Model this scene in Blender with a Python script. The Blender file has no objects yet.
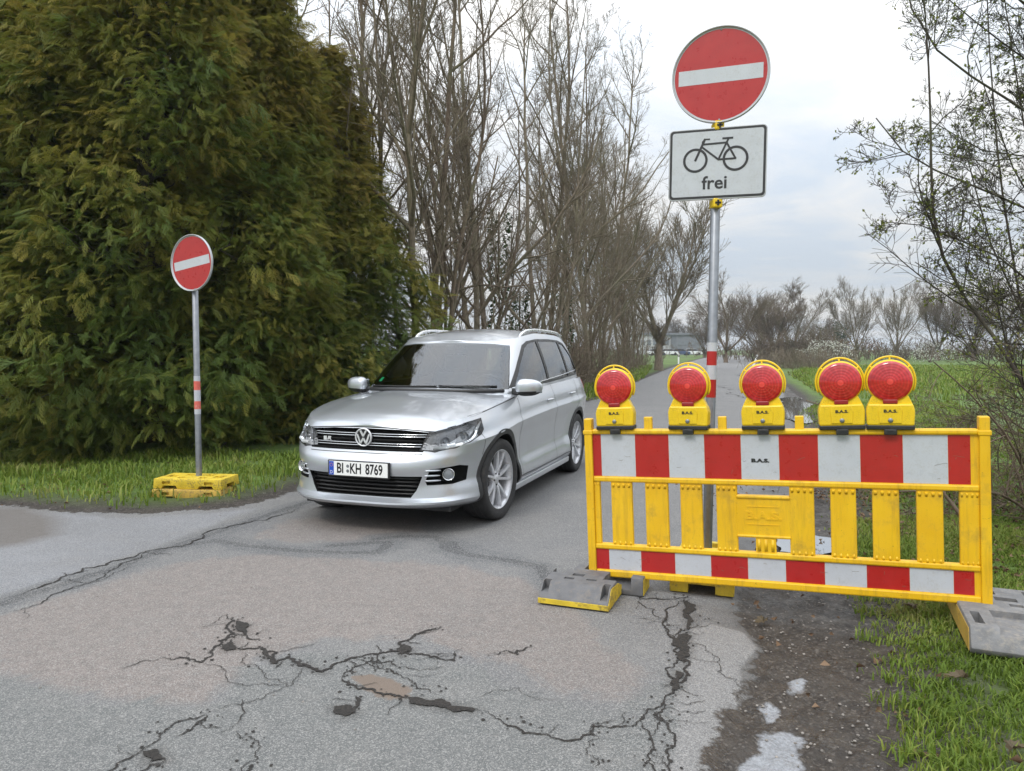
import bpy, bmesh, math, random
import numpy as np
from mathutils import Vector, Matrix, Euler
from mathutils.bvhtree import BVHTree
R = math.radians
PI = math.pi
random.seed(4); RNG = np.random.default_rng(11)
SC = bpy.context.scene; COL = SC.collection
# ------------------------------------------------------------------ camera
CH, CF, CP = 1.45, 740.0, 0.0495
cam = bpy.data.cameras.new('camera'); camo = bpy.data.objects.new('camera', cam); COL.objects.link(camo)
camo.location = (0, 0, CH); camo.rotation_euler = (PI/2-CP, 0, 0)
cam.sensor_width = 36; cam.lens = 36*CF/1024; cam.clip_start = .05; cam.clip_end = 5000
SC.camera = camo
SC.render.resolution_x = 1024; SC.render.resolution_y = 771
# ------------------------------------------------------------------ sky
world = bpy.data.worlds.new('World'); SC.world = world; world.use_nodes = True
SUN_EL, SUN_AZ = R(48), R(215)
def build_world():
    nt = world.node_tree; n = nt.nodes; l = nt.links; n.clear()
    out = n.new('ShaderNodeOutputWorld'); bg = n.new('ShaderNodeBackground')
    sky = n.new('ShaderNodeTexSky'); sky.sky_type = 'NISHITA'; sky.sun_disc = False
    sky.sun_elevation = SUN_EL; sky.sun_rotation = SUN_AZ; sky.air_density = 1.2; sky.dust_density = 2
    sc = n.new('ShaderNodeVectorMath'); sc.operation = 'SCALE'; sc.inputs['Scale'].default_value = .12
    l.new(sky.outputs[0], sc.inputs[0])
    tc = n.new('ShaderNodeTexCoord'); sp = n.new('ShaderNodeSeparateXYZ'); l.new(tc.outputs['Generated'], sp.inputs[0])
    def M(op, a, b=None, c=None, clamp=False):
        m = n.new('ShaderNodeMath'); m.operation = op; m.use_clamp = clamp
        for i, v in enumerate((a, b, c)):
            if v is None: continue
            if isinstance(v, (int, float)): m.inputs[i].default_value = v
            else: l.new(v, m.inputs[i])
        return m.outputs[0]
    z = M('MAXIMUM', sp.outputs[2], 0.0)
    den = M('ADD', z, .09)
    cb = n.new('ShaderNodeCombineXYZ')
    l.new(M('DIVIDE', sp.outputs[0], den), cb.inputs[0]); l.new(M('DIVIDE', sp.outputs[1], den), cb.inputs[1])
    def noise(scale, det, rough, off, dist=0.):
        mp = n.new('ShaderNodeMapping'); mp.inputs['Location'].default_value = off
        l.new(cb.outputs[0], mp.inputs[0])
        t = n.new('ShaderNodeTexNoise'); t.inputs['Scale'].default_value = scale; t.inputs['Detail'].default_value = det
        t.inputs['Roughness'].default_value = rough; t.inputs['Distortion'].default_value = dist
        l.new(mp.outputs[0], t.inputs[0]); return t.outputs[0]
    n1 = noise(.55, 7, .55, (3.1, 1.7, 0), .4); n2 = noise(1.7, 6, .6, (7, 2, 0), .6)
    cover = M('ADD', M('MULTIPLY', n1, .65), M('MULTIPLY', n2, .35))
    mr = n.new('ShaderNodeMapRange'); mr.inputs[1].default_value = .40; mr.inputs[2].default_value = .58
    mr.inputs[3].default_value = .0; mr.inputs[4].default_value = 1; l.new(cover, mr.inputs[0])
    # thin high veil (bluish) to thick bright cloud (warm white)
    mx = n.new('ShaderNodeMix'); mx.data_type = 'RGBA'
    mx.inputs[6].default_value = (.54, .60, .675, 1); mx.inputs[7].default_value = (.735, .725, .71, 1)
    l.new(mr.outputs[0], mx.inputs[0])
    br = M('ADD', 1.0, M('MULTIPLY', M('POWER', z, 1.35), 3.3))
    cs = n.new('ShaderNodeVectorMath'); cs.operation = 'SCALE'; l.new(mx.outputs[2], cs.inputs[0]); l.new(br, cs.inputs['Scale'])
    fin = n.new('ShaderNodeMix'); fin.data_type = 'RGBA'; fin.inputs[0].default_value = .93
    l.new(sc.outputs[0], fin.inputs[6]); l.new(cs.outputs[0], fin.inputs[7])
    l.new(fin.outputs[2], bg.inputs[0]); bg.inputs[1].default_value = 1.0
    l.new(bg.outputs[0], out.inputs[0])
build_world()
sl = bpy.data.lights.new('sun', 'SUN'); sl.energy = 1.5; sl.angle = R(14); sl.color = (1, .96, .9)
so = bpy.data.objects.new('sun', sl); COL.objects.link(so)
so.rotation_euler = Vector((math.sin(SUN_AZ)*math.cos(SUN_EL), math.cos(SUN_AZ)*math.cos(SUN_EL), math.sin(SUN_EL))).to_track_quat('Z', 'Y').to_euler()
so.location = (-5, -5, 12)
SC.view_settings.view_transform = 'Standard'; SC.view_settings.look = 'None'
SC.view_settings.exposure = 0.0; SC.view_settings.gamma = 1
SC.cycles.max_bounces = 6; SC.cycles.transparent_max_bounces = 12; SC.cycles.volume_bounces = 0
# ------------------------------------------------------------------ helpers
def G(px, py, z=0.0):
    """point of the ground seen along a direction of the photograph's camera"""
    dx = (px-512)/CF; dy = -(py-385.5)/CF
    d = np.array([dx, math.cos(CP)+dy*math.sin(CP), -math.sin(CP)+dy*math.cos(CP)])
    t = (z-CH)/d[2]
    return np.array([d[0]*t, d[1]*t])
def At(px, py, Y):
    dx = (px-512)/CF; dy = -(py-385.5)/CF
    d = np.array([dx, math.cos(CP)+dy*math.sin(CP), -math.sin(CP)+dy*math.cos(CP)])
    t = Y/d[1]
    return Vector((d[0]*t, Y, CH+d[2]*t))
def tag(o, label=None, cat=None, group=None, kind=None):
    if label: o['label'] = label
    if cat: o['category'] = cat
    if group: o['group'] = group
    if kind: o['kind'] = kind
    return o
def empty(name, loc=(0, 0, 0), rot=(0, 0, 0), parent=None):
    o = bpy.data.objects.new(name, None); COL.objects.link(o); o.empty_display_size = .2
    o.location = loc; o.rotation_euler = rot
    if parent: o.parent = parent
    return o
def link(name, me, parent=None, mats=()):
    for m in mats: me.materials.append(m)
    o = bpy.data.objects.new(name, me); COL.objects.link(o)
    if parent: o.parent = parent
    return o
def copy_tree(o, parent=None):
    c = o.copy(); COL.objects.link(c)
    if parent: c.parent = parent
    for ch in list(o.children): copy_tree(ch, c)
    return c
def np_mesh(name, V, F, smooth=False, attrs=None, mi=None):
    V = np.asarray(V, np.float32); F = np.asarray(F, np.int32)
    me = bpy.data.meshes.new(name); k = F.shape[1]
    me.vertices.add(len(V)); me.vertices.foreach_set('co', V.ravel())
    me.loops.add(F.size); me.loops.foreach_set('vertex_index', F.ravel())
    me.polygons.add(len(F)); me.polygons.foreach_set('loop_start', np.arange(0, F.size, k, dtype=np.int32))
    me.polygons.foreach_set('loop_total', np.full(len(F), k, np.int32))
    if smooth: me.polygons.foreach_set('use_smooth', np.ones(len(F), bool))
    if mi is not None: me.polygons.foreach_set('material_index', np.asarray(mi, np.int32))
    me.update(calc_edges=True)
    for nm, a in (attrs or {}).items():
        at = me.attributes.new(nm, 'FLOAT', 'POINT'); at.data.foreach_set('value', np.asarray(a, np.float32))
    return me
class MB:
    def __init__(s): s.v = []; s.f = []; s.m = []; s.s = []
    def add(s, vs, fs, m=0, sm=False):
        b = len(s.v); s.v += [tuple(p) for p in vs]
        for f in fs: s.f.append([i+b for i in f]); s.m.append(m); s.s.append(sm)
    def box(s, a, b, m=0, bev=0.0, M=None, seg=2):
        bm = bmesh.new(); bmesh.ops.create_cube(bm, size=1)
        for v in bm.verts: v.co = Vector([(a[i]+b[i])/2+v.co[i]*(b[i]-a[i]) for i in range(3)])
        if bev: bmesh.ops.bevel(bm, geom=bm.edges[:], offset=bev, segments=seg, profile=.5, affect='EDGES')
        s.bm(bm, m, bool(bev) and False, M)
    def bm(s, bm, m=0, sm=False, M=None):
        if M is not None: bmesh.ops.transform(bm, matrix=M, verts=bm.verts[:])
        bm.verts.index_update()
        s.add([v.co.copy() for v in bm.verts], [[v.index for v in f.verts] for f in bm.faces], m, sm); bm.free()
    def tube(s, pts, r, n=10, m=0, cap=True, sm=True, closed=False):
        pts = [Vector(p) for p in pts]; k = len(pts); rs = r if isinstance(r, (list, tuple)) else [r]*k
        vs = []; ref = None
        for i, p in enumerate(pts):
            a = pts[(i-1) % k] if (closed or i > 0) else p; b = pts[(i+1) % k] if (closed or i < k-1) else p
            t = (b-a).normalized()
            if ref is None:
                ref = t.cross(Vector((0, 0, 1)) if abs(t.z) < .9 else Vector((1, 0, 0))).normalized()
            ref = (ref-t*ref.dot(t)).normalized(); q = t.cross(ref)
            for j in range(n):
                c = 2*PI*j/n; vs.append(p+ref*math.cos(c)*rs[i]+q*math.sin(c)*rs[i])
        fs = []
        for i in range(k if closed else k-1):
            i2 = (i+1) % k
            for j in range(n): fs.append([i*n+j, i*n+(j+1) % n, i2*n+(j+1) % n, i2*n+j])
        s.add(vs, fs, m, sm)
        if cap and not closed:
            b = len(s.v)-len(vs)
            s.f.append([b+j for j in range(n)][::-1]); s.m.append(m); s.s.append(False)
            s.f.append([b+(k-1)*n+j for j in range(n)]); s.m.append(m); s.s.append(False)
    def lathe(s, prof, n=48, axis='Y', c=(0, 0, 0), m=0, sm=True, close=False):
        """prof: (radius, along) pairs"""
        vs = []; k = len(prof)
        for r_, a in prof:
            for j in range(n):
                t = 2*PI*j/n; x, y = r_*math.cos(t), r_*math.sin(t)
                p = {'Y': (x, a, y), 'Z': (x, y, a), 'X': (a, x, y)}[axis]
                vs.append((p[0]+c[0], p[1]+c[1], p[2]+c[2]))
        fs = []
        for i in range(k if close else k-1):
            i2 = (i+1) % k
            for j in range(n): fs.append([i*n+j, i*n+(j+1) % n, i2*n+(j+1) % n, i2*n+j])
        s.add(vs, fs, m, sm)
    def prism(s, poly, y0, y1, m=0, plane='XZ', sm=False, bev=0.0):
        """closed 2D outline extruded"""
        bm = bmesh.new()
        def P(a, b, d): return {'XZ': (a, d, b), 'YZ': (d, a, b), 'XY': (a, b, d)}[plane]
        vs = [bm.verts.new(P(a, b, y0)) for a, b in poly]
        f = bm.faces.new(vs); ex = bmesh.ops.extrude_face_region(bm, geom=[f])
        dv = Vector(P(0, 0, y1-y0))
        for e in ex['geom']:
            if isinstance(e, bmesh.types.BMVert): e.co += dv
        bmesh.ops.recalc_face_normals(bm, faces=bm.faces[:])
        if bev: bmesh.ops.bevel(bm, geom=bm.edges[:], offset=bev, segments=2, profile=.5, affect='EDGES')
        s.bm(bm, m, sm)
    def build(s, name, mats, parent=None, fix=True):
        me = bpy.data.meshes.new(name); me.from_pydata(s.v, [], s.f)
        me.polygons.foreach_set('material_index', s.m); me.polygons.foreach_set('use_smooth', s.s)
        if fix:
            b = bmesh.new(); b.from_mesh(me); bmesh.ops.recalc_face_normals(b, faces=b.faces[:]); b.to_mesh(me); b.free()
        me.update()
        return link(name, me, parent, mats if isinstance(mats, (list, tuple)) else [mats])
def text_mb(txt, size, depth=.002, sx=1., bold=0., shear=0.):
    """flat lettering as mesh data, centred, in the XZ plane facing -Y"""
    cu = bpy.data.curves.new('t', 'FONT'); cu.body = txt; cu.size = size; cu.extrude = depth/2; cu.offset = bold
    cu.align_x = 'CENTER'; cu.align_y = 'CENTER'; cu.shear = shear; cu.resolution_u = 3
    o = bpy.data.objects.new('t', cu); COL.objects.link(o)
    dg = bpy.context.evaluated_depsgraph_get(); me = bpy.data.meshes.new_from_object(o.evaluated_get(dg))
    v = [(p.co.x*sx, -p.co.z, p.co.y) for p in me.vertices]; f = [list(p.vertices) for p in me.polygons]
    bpy.data.objects.remove(o); bpy.data.curves.remove(cu); bpy.data.meshes.remove(me)
    return v, f
# ------------------------------------------------------------------ materials
class NT:
    def __init__(s, name):
        s.mat = bpy.data.materials.new(name); s.mat.use_nodes = True
        s.n = s.mat.node_tree.nodes; s.l = s.mat.node_tree.links; s.n.clear()
        s.out = s.n.new('ShaderNodeOutputMaterial'); s.b = s.n.new('ShaderNodeBsdfPrincipled'); s.l.new(s.b.outputs[0], s.out.inputs[0])
        s.tc = s.n.new('ShaderNodeTexCoord'); s.obj = s.tc.outputs['Object']
    def set(s, i, v):
        if hasattr(v, 'is_linked') or isinstance(v, bpy.types.NodeSocket): s.l.new(v, i)
        elif isinstance(v, (tuple, list)): i.default_value = (*v, 1) if len(v) == 3 and len(i.default_value) == 4 else v
        else: i.default_value = v
    def P(s, **k):
        nm = {'col': 'Base Color', 'rough': 'Roughness', 'metal': 'Metallic', 'coat': 'Coat Weight', 'coatr': 'Coat Roughness', 'nor': 'Normal', 'spec': 'Specular IOR Level', 'tr': 'Transmission Weight', 'ior': 'IOR', 'alpha': 'Alpha'}
        for a, v in k.items(): s.set(s.b.inputs[nm[a]], v)
    def M(s, op, a, b=None, c=None, clamp=False):
        m = s.n.new('ShaderNodeMath'); m.operation = op; m.use_clamp = clamp
        for i, v in enumerate((a, b, c)):
            if v is not None: s.set(m.inputs[i], v)
        return m.outputs[0]
    def noise(s, scale, det=3, rough=.55, vec=None, dist=0., col=False, stretch=None):
        t = s.n.new('ShaderNodeTexNoise'); t.inputs['Scale'].default_value = scale; t.inputs['Detail'].default_value = det
        t.inputs['Roughness'].default_value = rough; t.inputs['Distortion'].default_value = dist
        v = vec or s.obj
        if stretch:
            mp = s.n.new('ShaderNodeMapping'); mp.inputs['Scale'].default_value = stretch; s.l.new(v, mp.inputs[0]); v = mp.outputs[0]
        s.l.new(v, t.inputs['Vector']); return t.outputs[1 if col else 0]
    def vor(s, scale, feat='F1', out=0, vec=None):
        t = s.n.new('ShaderNodeTexVoronoi'); t.inputs['Scale'].default_value = scale; t.feature = feat
        s.l.new(vec or s.obj, t.inputs['Vector']); return t.outputs[out]
    def attr(s, name, o=2):
        a = s.n.new('ShaderNodeAttribute'); a.attribute_name = name; return a.outputs[o]
    def rng(s, v, a, b, c=0., d=1.):
        m = s.n.new('ShaderNodeMapRange'); s.set(m.inputs[0], v)
        for i, q in zip((1, 2, 3, 4), (a, b, c, d)): m.inputs[i].default_value = q
        return m.outputs[0]
    def mix(s, fac, a, b, mode='MIX'):
        m = s.n.new('ShaderNodeMix'); m.data_type = 'RGBA'; m.blend_type = mode
        s.set(m.inputs[0], fac); s.set(m.inputs[6], a); s.set(m.inputs[7], b); return m.outputs[2]
    def ramp(s, v, stops):
        r = s.n.new('ShaderNodeValToRGB'); e = r.color_ramp.elements
        while len(e) < len(stops): e.new(.5)
        for q, (p, c) in zip(e, stops): q.position = p; q.color = (*c, 1)
        s.set(r.inputs[0], v); return r.outputs[0]
    def bump(s, h, st=.3, d=.01, nor=None):
        b = s.n.new('ShaderNodeBump'); b.inputs['Strength'].default_value = st; b.inputs['Distance'].default_value = d
        s.set(b.inputs['Height'], h)
        if nor is not None: s.set(b.inputs['Normal'], nor)
        return b.outputs[0]
def pm(name, col, rough=.5, metal=0., var=.12, scale=14, dirt=0., dcol=(.06, .05, .04), bump=0., bd=.002, coat=0., spec=.5, dscale=6):
    t = NT(name); n1 = t.noise(scale, 5, .6)
    c = t.mix(t.rng(n1, .3, .7), tuple(x*(1-var) for x in col), tuple(min(1, x*(1+var)) for x in col))
    if dirt:
        d = t.M('MULTIPLY', t.noise(dscale, 8, .7), t.rng(t.noise(dscale*7, 4, .6), .3, .7, .4, 1.3))
        c = t.mix(t.rng(d, .42, .75, 0, dirt), c, dcol)
    t.P(col=c, rough=t.rng(t.noise(scale*2, 4), .3, .7, max(0, rough-.08), min(1, rough+.1)), metal=metal, coat=coat, spec=spec)
    if bump: t.P(nor=t.bump(t.noise(scale*6, 4, .6), bump, bd))
    return t.mat
M_ = {}
M_['yellow'] = pm('yellow_plastic', (.72, .43, .006), .42, var=.07, scale=5, dirt=.5, dcol=(.16, .10, .02), bump=.12, dscale=9)
def yellow():
    t = NT('yellow_barrier_plastic'); n1 = t.noise(3, 4); st = t.noise(16, 6, .7, stretch=(2.2, 1, .22)); sp = t.noise(60, 5, .7); bl = t.noise(7, 7, .7)
    c = t.mix(t.rng(n1, .35, .65), (.70, .40, .005), (.78, .48, .010))
    c = t.mix(t.rng(st, .50, .74, 0, .55), c, (.33, .19, .02)); c = t.mix(t.rng(bl, .55, .72, 0, .5), c, (.22, .14, .03)); c = t.mix(t.rng(sp, .63, .72, 0, .7), c, (.07, .05, .02))
    t.P(col=c, rough=t.rng(bl, .4, .7, .36, .62), nor=t.bump(t.M('ADD', sp, bl), .15, .002)); return t.mat
M_['yellow'] = yellow()
M_['yellow_lamp'] = pm('lamp_yellow_plastic', (.74, .50, .010), .38, var=.05, scale=8, dirt=.35, dcol=(.2, .13, .02), dscale=22)
M_['yellow_old'] = pm('worn_yellow_plastic', (.62, .45, .03), .6, var=.18, scale=9, dirt=.85, dcol=(.13, .09, .05), bump=.3, bd=.004, dscale=7)
M_['film_red'] = pm('red_film', (.39, .014, .013), .32, var=.06, scale=9, dirt=.25, dcol=(.2, .02, .02), coat=.2, dscale=14)
M_['film_white'] = pm('white_film', (.47, .49, .53), .33, var=.04, scale=11, dirt=.35, dcol=(.33, .31, .28), coat=.2, dscale=16)
M_['black'] = pm('black_plastic', (.014, .014, .015), .45, var=.2, dirt=.3, dcol=(.06, .055, .05))
M_['ink'] = pm('black_print', (.02, .02, .022), .4, var=.05)
M_['rubber'] = pm('grey_recycled_rubber', (.13, .13, .135), .75, var=.2, scale=18, dirt=.6, dcol=(.21, .18, .15), bump=.5, bd=.004)
M_['galv'] = pm('galvanised_steel', (.25, .265, .29), .42, metal=.7, var=.14, scale=25, dirt=.3, dcol=(.2, .19, .18))
M_['alu'] = pm('sign_edge_grey', (.46, .47, .49), .5, metal=.4, var=.1)
M_['chrome'] = pm('chrome', (.72, .73, .75), .12, metal=1, var=.02)
M_['rimsilver'] = pm('rim_silver', (.66, .67, .70), .34, metal=.45, var=.05, dirt=.25, dcol=(.2, .18, .16))
M_['rimdark'] = pm('brake_dark', (.035, .034, .034), .5, metal=.4, var=.2)
M_['tyre'] = pm('tyre_rubber', (.022, .022, .023), .75, var=.2, scale=20, dirt=.5, dcol=(.07, .062, .055), bump=.2)
M_['trim'] = pm('black_trim', (.02, .02, .021), .5, var=.15, dirt=.35, dcol=(.06, .055, .05))
M_['seat'] = pm('seat_cloth', (.13, .13, .14), .85, var=.15)
M_['skin'] = pm('skin', (.55, .33, .25), .5, var=.06)
M_['cloth'] = pm('dark_jacket', (.14, .17, .24), .8, var=.15)
M_['hair'] = pm('hair', (.10, .065, .04), .7, var=.2)
M_['plate'] = pm('plate_white', (.78, .79, .78), .3, var=.02)
M_['eublue'] = pm('plate_blue', (.01, .07, .45), .35, var=.05)
M_['green_sticker'] = pm('sticker_green', (.02, .35, .14), .4, var=.05)
M_['cream'] = pm('pale_render', (.46, .47, .48), .8, var=.07, scale=1)
M_['roofgrey'] = pm('grey_roofing', (.17, .18, .2), .7, var=.1, scale=1)
M_['white_paint'] = pm('white_paint', (.78, .78, .76), .45, var=.04, dirt=.2, dcol=(.4, .38, .34))
_t = NT('lit_diode'); _t.P(col=(.8, .85, .9)); _t.b.inputs['Emission Color'].default_value = (.9, .95, 1, 1); _t.b.inputs['Emission Strength'].default_value = 1.2; M_['lit'] = _t.mat
M_['bezel'] = pm('bright_bezel', (.62, .63, .65), .25, metal=.3, var=.05)
M_['bezeldark'] = pm('dark_bezel', (.20, .205, .215), .3, metal=.3, var=.05)
M_['badge'] = pm('satin_badge', (.66, .67, .69), .32, metal=.35, var=.03)
M_['matt'] = pm('matt_black', (.012, .012, .012), .8, var=.1, spec=.15)
M_['amber'] = pm('amber_lens', (.75, .28, .02), .2, var=.02)
def paint():
    t = NT('silver_car_paint')
    fl = t.vor(900, out=1); 
    c = t.mix(.12, (.50, .53, .575), fl)
    d = t.rng(t.noise(3.5, 7, .65), .5, .8, 0, .25)
    c = t.mix(d, c, (.36, .34, .31))
    t.P(col=c, metal=.66, rough=.34, coat=1., coatr=.05, nor=t.bump(t.noise(180, 2), .02, .0005))
    return t.mat
M_['paint'] = paint()
def glass(name, tint, base=.04, rough=.02):
    t = NT(name); t.n.remove(t.b)
    tr = t.n.new('ShaderNodeBsdfTransparent'); tr.inputs[0].default_value = (*tint, 1)
    gl = t.n.new('ShaderNodeBsdfGlossy'); gl.inputs['Color'].default_value = (.95, .97, 1, 1)
    t.set(gl.inputs['Roughness'], t.rng(t.noise(4, 5), .4, .8, rough, rough+.06))
    fr = t.n.new('ShaderNodeFresnel'); fr.inputs[0].default_value = 1.6
    mx = t.n.new('ShaderNodeMixShader'); t.set(mx.inputs[0], t.M('ADD', fr.outputs[0], base, clamp=True))
    t.l.new(tr.outputs[0], mx.inputs[1]); t.l.new(gl.outputs[0], mx.inputs[2]); t.l.new(mx.outputs[0], t.out.inputs[0])
    return t.mat
M_['glass'] = glass('windscreen_glass', (.84, .89, .89), .05)
M_['sideglass'] = glass('side_glass', (.55, .60, .60), .08)
M_['clear'] = glass('clear_lens', (.94, .95, .96), .0)
def lensmat():
    t = NT('red_signal_lens')
    sp = t.n.new('ShaderNodeSeparateXYZ'); t.l.new(t.obj, sp.inputs[0])
    r = t.M('SQRT', t.M('ADD', t.M('POWER', sp.outputs[0], 2.), t.M('POWER', sp.outputs[2], 2.)))
    w = t.M('SINE', t.M('MULTIPLY', r, 420.)); an = t.M('SINE', t.M('MULTIPLY', t.M('ARCTAN2', sp.outputs[0], sp.outputs[2]), 16.))
    c = t.mix(t.rng(t.noise(14, 4), .35, .7), (.38, .004, .008), (.60, .014, .018))  # lighter red blotches paint the inner glow of the unlit lens into its colour
    c = t.mix(t.M('MULTIPLY', t.rng(w, -1, 1), .40), c, (.22, .002, .005)); c = t.mix(t.M('MULTIPLY', t.rng(an, 0, 1), .18), c, (.85, .06, .06)); c = t.mix(t.rng(r, .012, .018, .7, 0), c, (.8, .06, .05))
    t.P(col=c, rough=.16, coat=1., coatr=.04, nor=t.bump(w, .3, .0012), spec=.5)
    t.b.inputs['Subsurface Weight'].default_value = .15
    t.b.inputs['Subsurface Radius'].default_value = (.03, .004, .004); t.b.inputs['Subsurface Scale'].default_value = .6
    return t.mat
M_['lens'] = lensmat()
def bark(name, a, b):
    t = NT(name); v = t.noise(9, 6, .65, stretch=(3, 3, .7)); w = t.noise(1.1, 4, .6)
    c = t.mix(t.rng(v, .3, .7), a, b); c = t.mix(t.rng(w, .45, .75, 0, .45), c, (.10, .13, .05))
    t.P(col=c, rough=.9, nor=t.bump(v, .5, .02)); return t.mat
M_['bark'] = bark('bark_brown', (.072, .052, .037), (.20, .148, .105))
M_['bark2'] = bark('bark_grey', (.098, .077, .056), (.255, .205, .148))
M_['barkdark'] = bark('bark_dark', (.025, .02, .016), (.075, .06, .045))
def leafmat(name, stops, trans=.3, rough=.55):
    t = NT(name); a = t.attr('tone'); n = t.noise(.55, 4, .6); f = t.M('ADD', t.M('MULTIPLY', a, .62), t.M('MULTIPLY', t.rng(n, .3, .7), .38))
    c = t.ramp(f, stops); t.P(col=c, rough=rough, spec=.25)
    tl = t.n.new('ShaderNodeBsdfTranslucent'); t.l.new(c, tl.inputs[0])
    mx = t.n.new('ShaderNodeMixShader'); mx.inputs[0].default_value = trans
    t.l.new(t.b.outputs[0], mx.inputs[1]); t.l.new(tl.outputs[0], mx.inputs[2]); t.l.new(mx.outputs[0], t.out.inputs[0])
    return t.mat
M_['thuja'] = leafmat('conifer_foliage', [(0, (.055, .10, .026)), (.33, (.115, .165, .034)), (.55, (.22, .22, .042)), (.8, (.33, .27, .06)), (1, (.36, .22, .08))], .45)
M_['grass'] = leafmat('grass_blade', [(0, (.080, .125, .020)), (.45, (.145, .225, .030)), (.75, (.24, .285, .055)), (.9, (.30, .28, .11)), (1, (.38, .32, .19))], .4)
M_['leafnew'] = leafmat('young_leaf', [(0, (.08, .11, .02)), (.6, (.17, .20, .04)), (1, (.28, .26, .07))], .35)
M_['ivy'] = leafmat('ivy_leaf', [(0, (.015, .04, .010)), (1, (.05, .09, .02))], .15)
M_['deadleaf'] = leafmat('dead_leaf', [(0, (.07, .04, .022)), (.6, (.16, .10, .06)), (1, (.34, .24, .16))], .15, .7)
M_['blossom'] = leafmat('blossom', [(0, (.35, .36, .30)), (1, (.75, .74, .68))], .3)
M_['farleaf'] = leafmat('evergreen_far', [(0, (.02, .035, .015)), (1, (.06, .075, .03))], .15)
M_['drygrass'] = leafmat('dry_stems', [(0, (.08, .06, .035)), (1, (.24, .19, .12))], .2)
# ------------------------------------------------------------------ ground zones (metres, seen from above)
def poly(pts): return np.array([G(*p) for p in pts])
def sdist(P, Q, closed=True):
    """signed distance (negative inside) of points P to outline Q"""
    n = len(Q); best = np.full(len(P), 1e9); ins = np.zeros(len(P), bool)
    for i in range(n if closed else n-1):
        a, b = Q[i], Q[(i+1) % n]; e = b-a; L = (e@e)+1e-12
        t = np.clip(((P-a)@e)/L, 0, 1); d = P-a-t[:, None]*e
        best = np.minimum(best, np.einsum('ij,ij->i', d, d))
        if closed:
            c = (a[1] > P[:, 1]) != (b[1] > P[:, 1])
            xx = a[0]+(P[:, 1]-a[1])*(b[0]-a[0])/((b[1]-a[1]) if abs(b[1]-a[1]) > 1e-9 else 1e-9)
            ins ^= c & (P[:, 0] < xx)
    d = np.sqrt(best)
    return np.where(ins, -d, d) if closed else d
# asphalt of the junction and of the lane running away
road_px = [(-900, 900), (-900, 520), (-200, 507), (0, 505), (70, 513), (150, 513), (240, 508), (300, 490), (380, 462), (470, 432), (540, 412), (600, 398.5), (640, 380.5), (664, 370.5), (684, 363.5), (700, 359), (716, 355.2),
           (742, 355.2), (752, 359), (766, 366), (776, 378), (784, 392), (790, 410), (797, 430), (806, 460), (790, 500), (770, 540), (742, 585), (738, 612), (758, 640), (762, 655), (738, 690), (722, 730), (700, 790), (690, 900)]
ROAD = poly(road_px)
dirt_px = [(784, 384), (800, 398), (812, 430), (828, 470), (848, 520), (868, 575), (884, 640), (900, 700), (925, 790), (930, 900), (660, 900), (690, 771), (700, 700), (690, 640), (700, 600), (700, 560), (735, 500), (770, 450), (778, 410)]
DIRT = poly(dirt_px)
apron = poly([(-900, 760), (-900, 521), (-200, 508), (0, 508), (110, 518), (215, 513), (262, 508), (215, 524), (165, 546), (100, 566), (0, 596)])
worn1 = poly([(-60, 640), (20, 608), (120, 578), (180, 562), (260, 556), (400, 562), (520, 575), (560, 600), (600, 640), (640, 668), (620, 700), (560, 690), (500, 660), (430, 640), (330, 640), (260, 655), (210, 700), (140, 705), (60, 690), (0, 672)])
worn2 = poly([(258, 538), (290, 520), (420, 515), (420, 536), (350, 545)])
dark1 = poly([(-200, 700), (0, 678), (90, 700), (210, 712), (250, 668), (330, 645), (420, 655), (520, 690), (600, 715), (650, 700), (700, 640), (712, 771), (690, 900), (-200, 900)])
slab = poly([(690, 628), (712, 624), (745, 632), (757, 646), (740, 668), (742, 690), (726, 720), (712, 771), (700, 900), (640, 900), (668, 771), (680, 700), (688, 660)])
pale = [poly([(762, 728), (782, 722), (806, 728), (800, 745), (806, 771), (800, 800), (738, 800), (742, 760), (756, 742)]), poly([(790, 674), (804, 672), (803, 683), (792, 684)]), poly([(766, 700), (778, 704), (776, 715), (768, 716)])]
brown = poly([(352, 676), (372, 674), (398, 682), (412, 690), (410, 698), (390, 700), (366, 692)])
dirtl = poly([(-400, 515), (-60, 506), (30, 508), (60, 520), (58, 534), (20, 543), (-100, 560), (-400, 580)])
tar = [[(176, 548), (215, 541), (240, 545), (300, 551), (345, 553), (374, 553), (386, 548), (388, 543), (372, 543), (330, 546)],
       [(376, 539), (405, 536.5), (434, 537), (444, 541), (448, 550), (470, 555), (500, 559), (540, 566)],
       [(440, 540), (452, 543), (458, 551)], [(540, 566), (548, 578), (562, 590)], [(168, 549), (230, 528), (300, 505), (350, 490)], [(0, 604), (60, 585), (120, 566), (168, 549)]]
holes = [[(262, 648), (270, 660), (279, 664), (268, 655)], [(300, 664), (318, 671), (325, 673), (310, 666)], [(408, 699), (425, 701), (450, 704), (476, 711), (470, 713), (440, 709), (412, 705)], [(334, 708), (350, 706), (356, 714), (345, 718)], [(143, 752), (158, 750), (166, 760), (150, 763)], [(236, 622), (247, 628), (244, 636), (236, 632)], [(222, 646), (232, 640), (236, 650), (226, 652)], [(396, 650), (404, 645), (412, 652), (402, 656)], [(684, 600), (696, 606), (694, 622), (688, 630), (684, 618)], [(683, 634), (692, 636), (690, 655), (684, 664), (680, 650)], [(676, 672), (684, 674), (680, 688), (672, 692)]]
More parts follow.
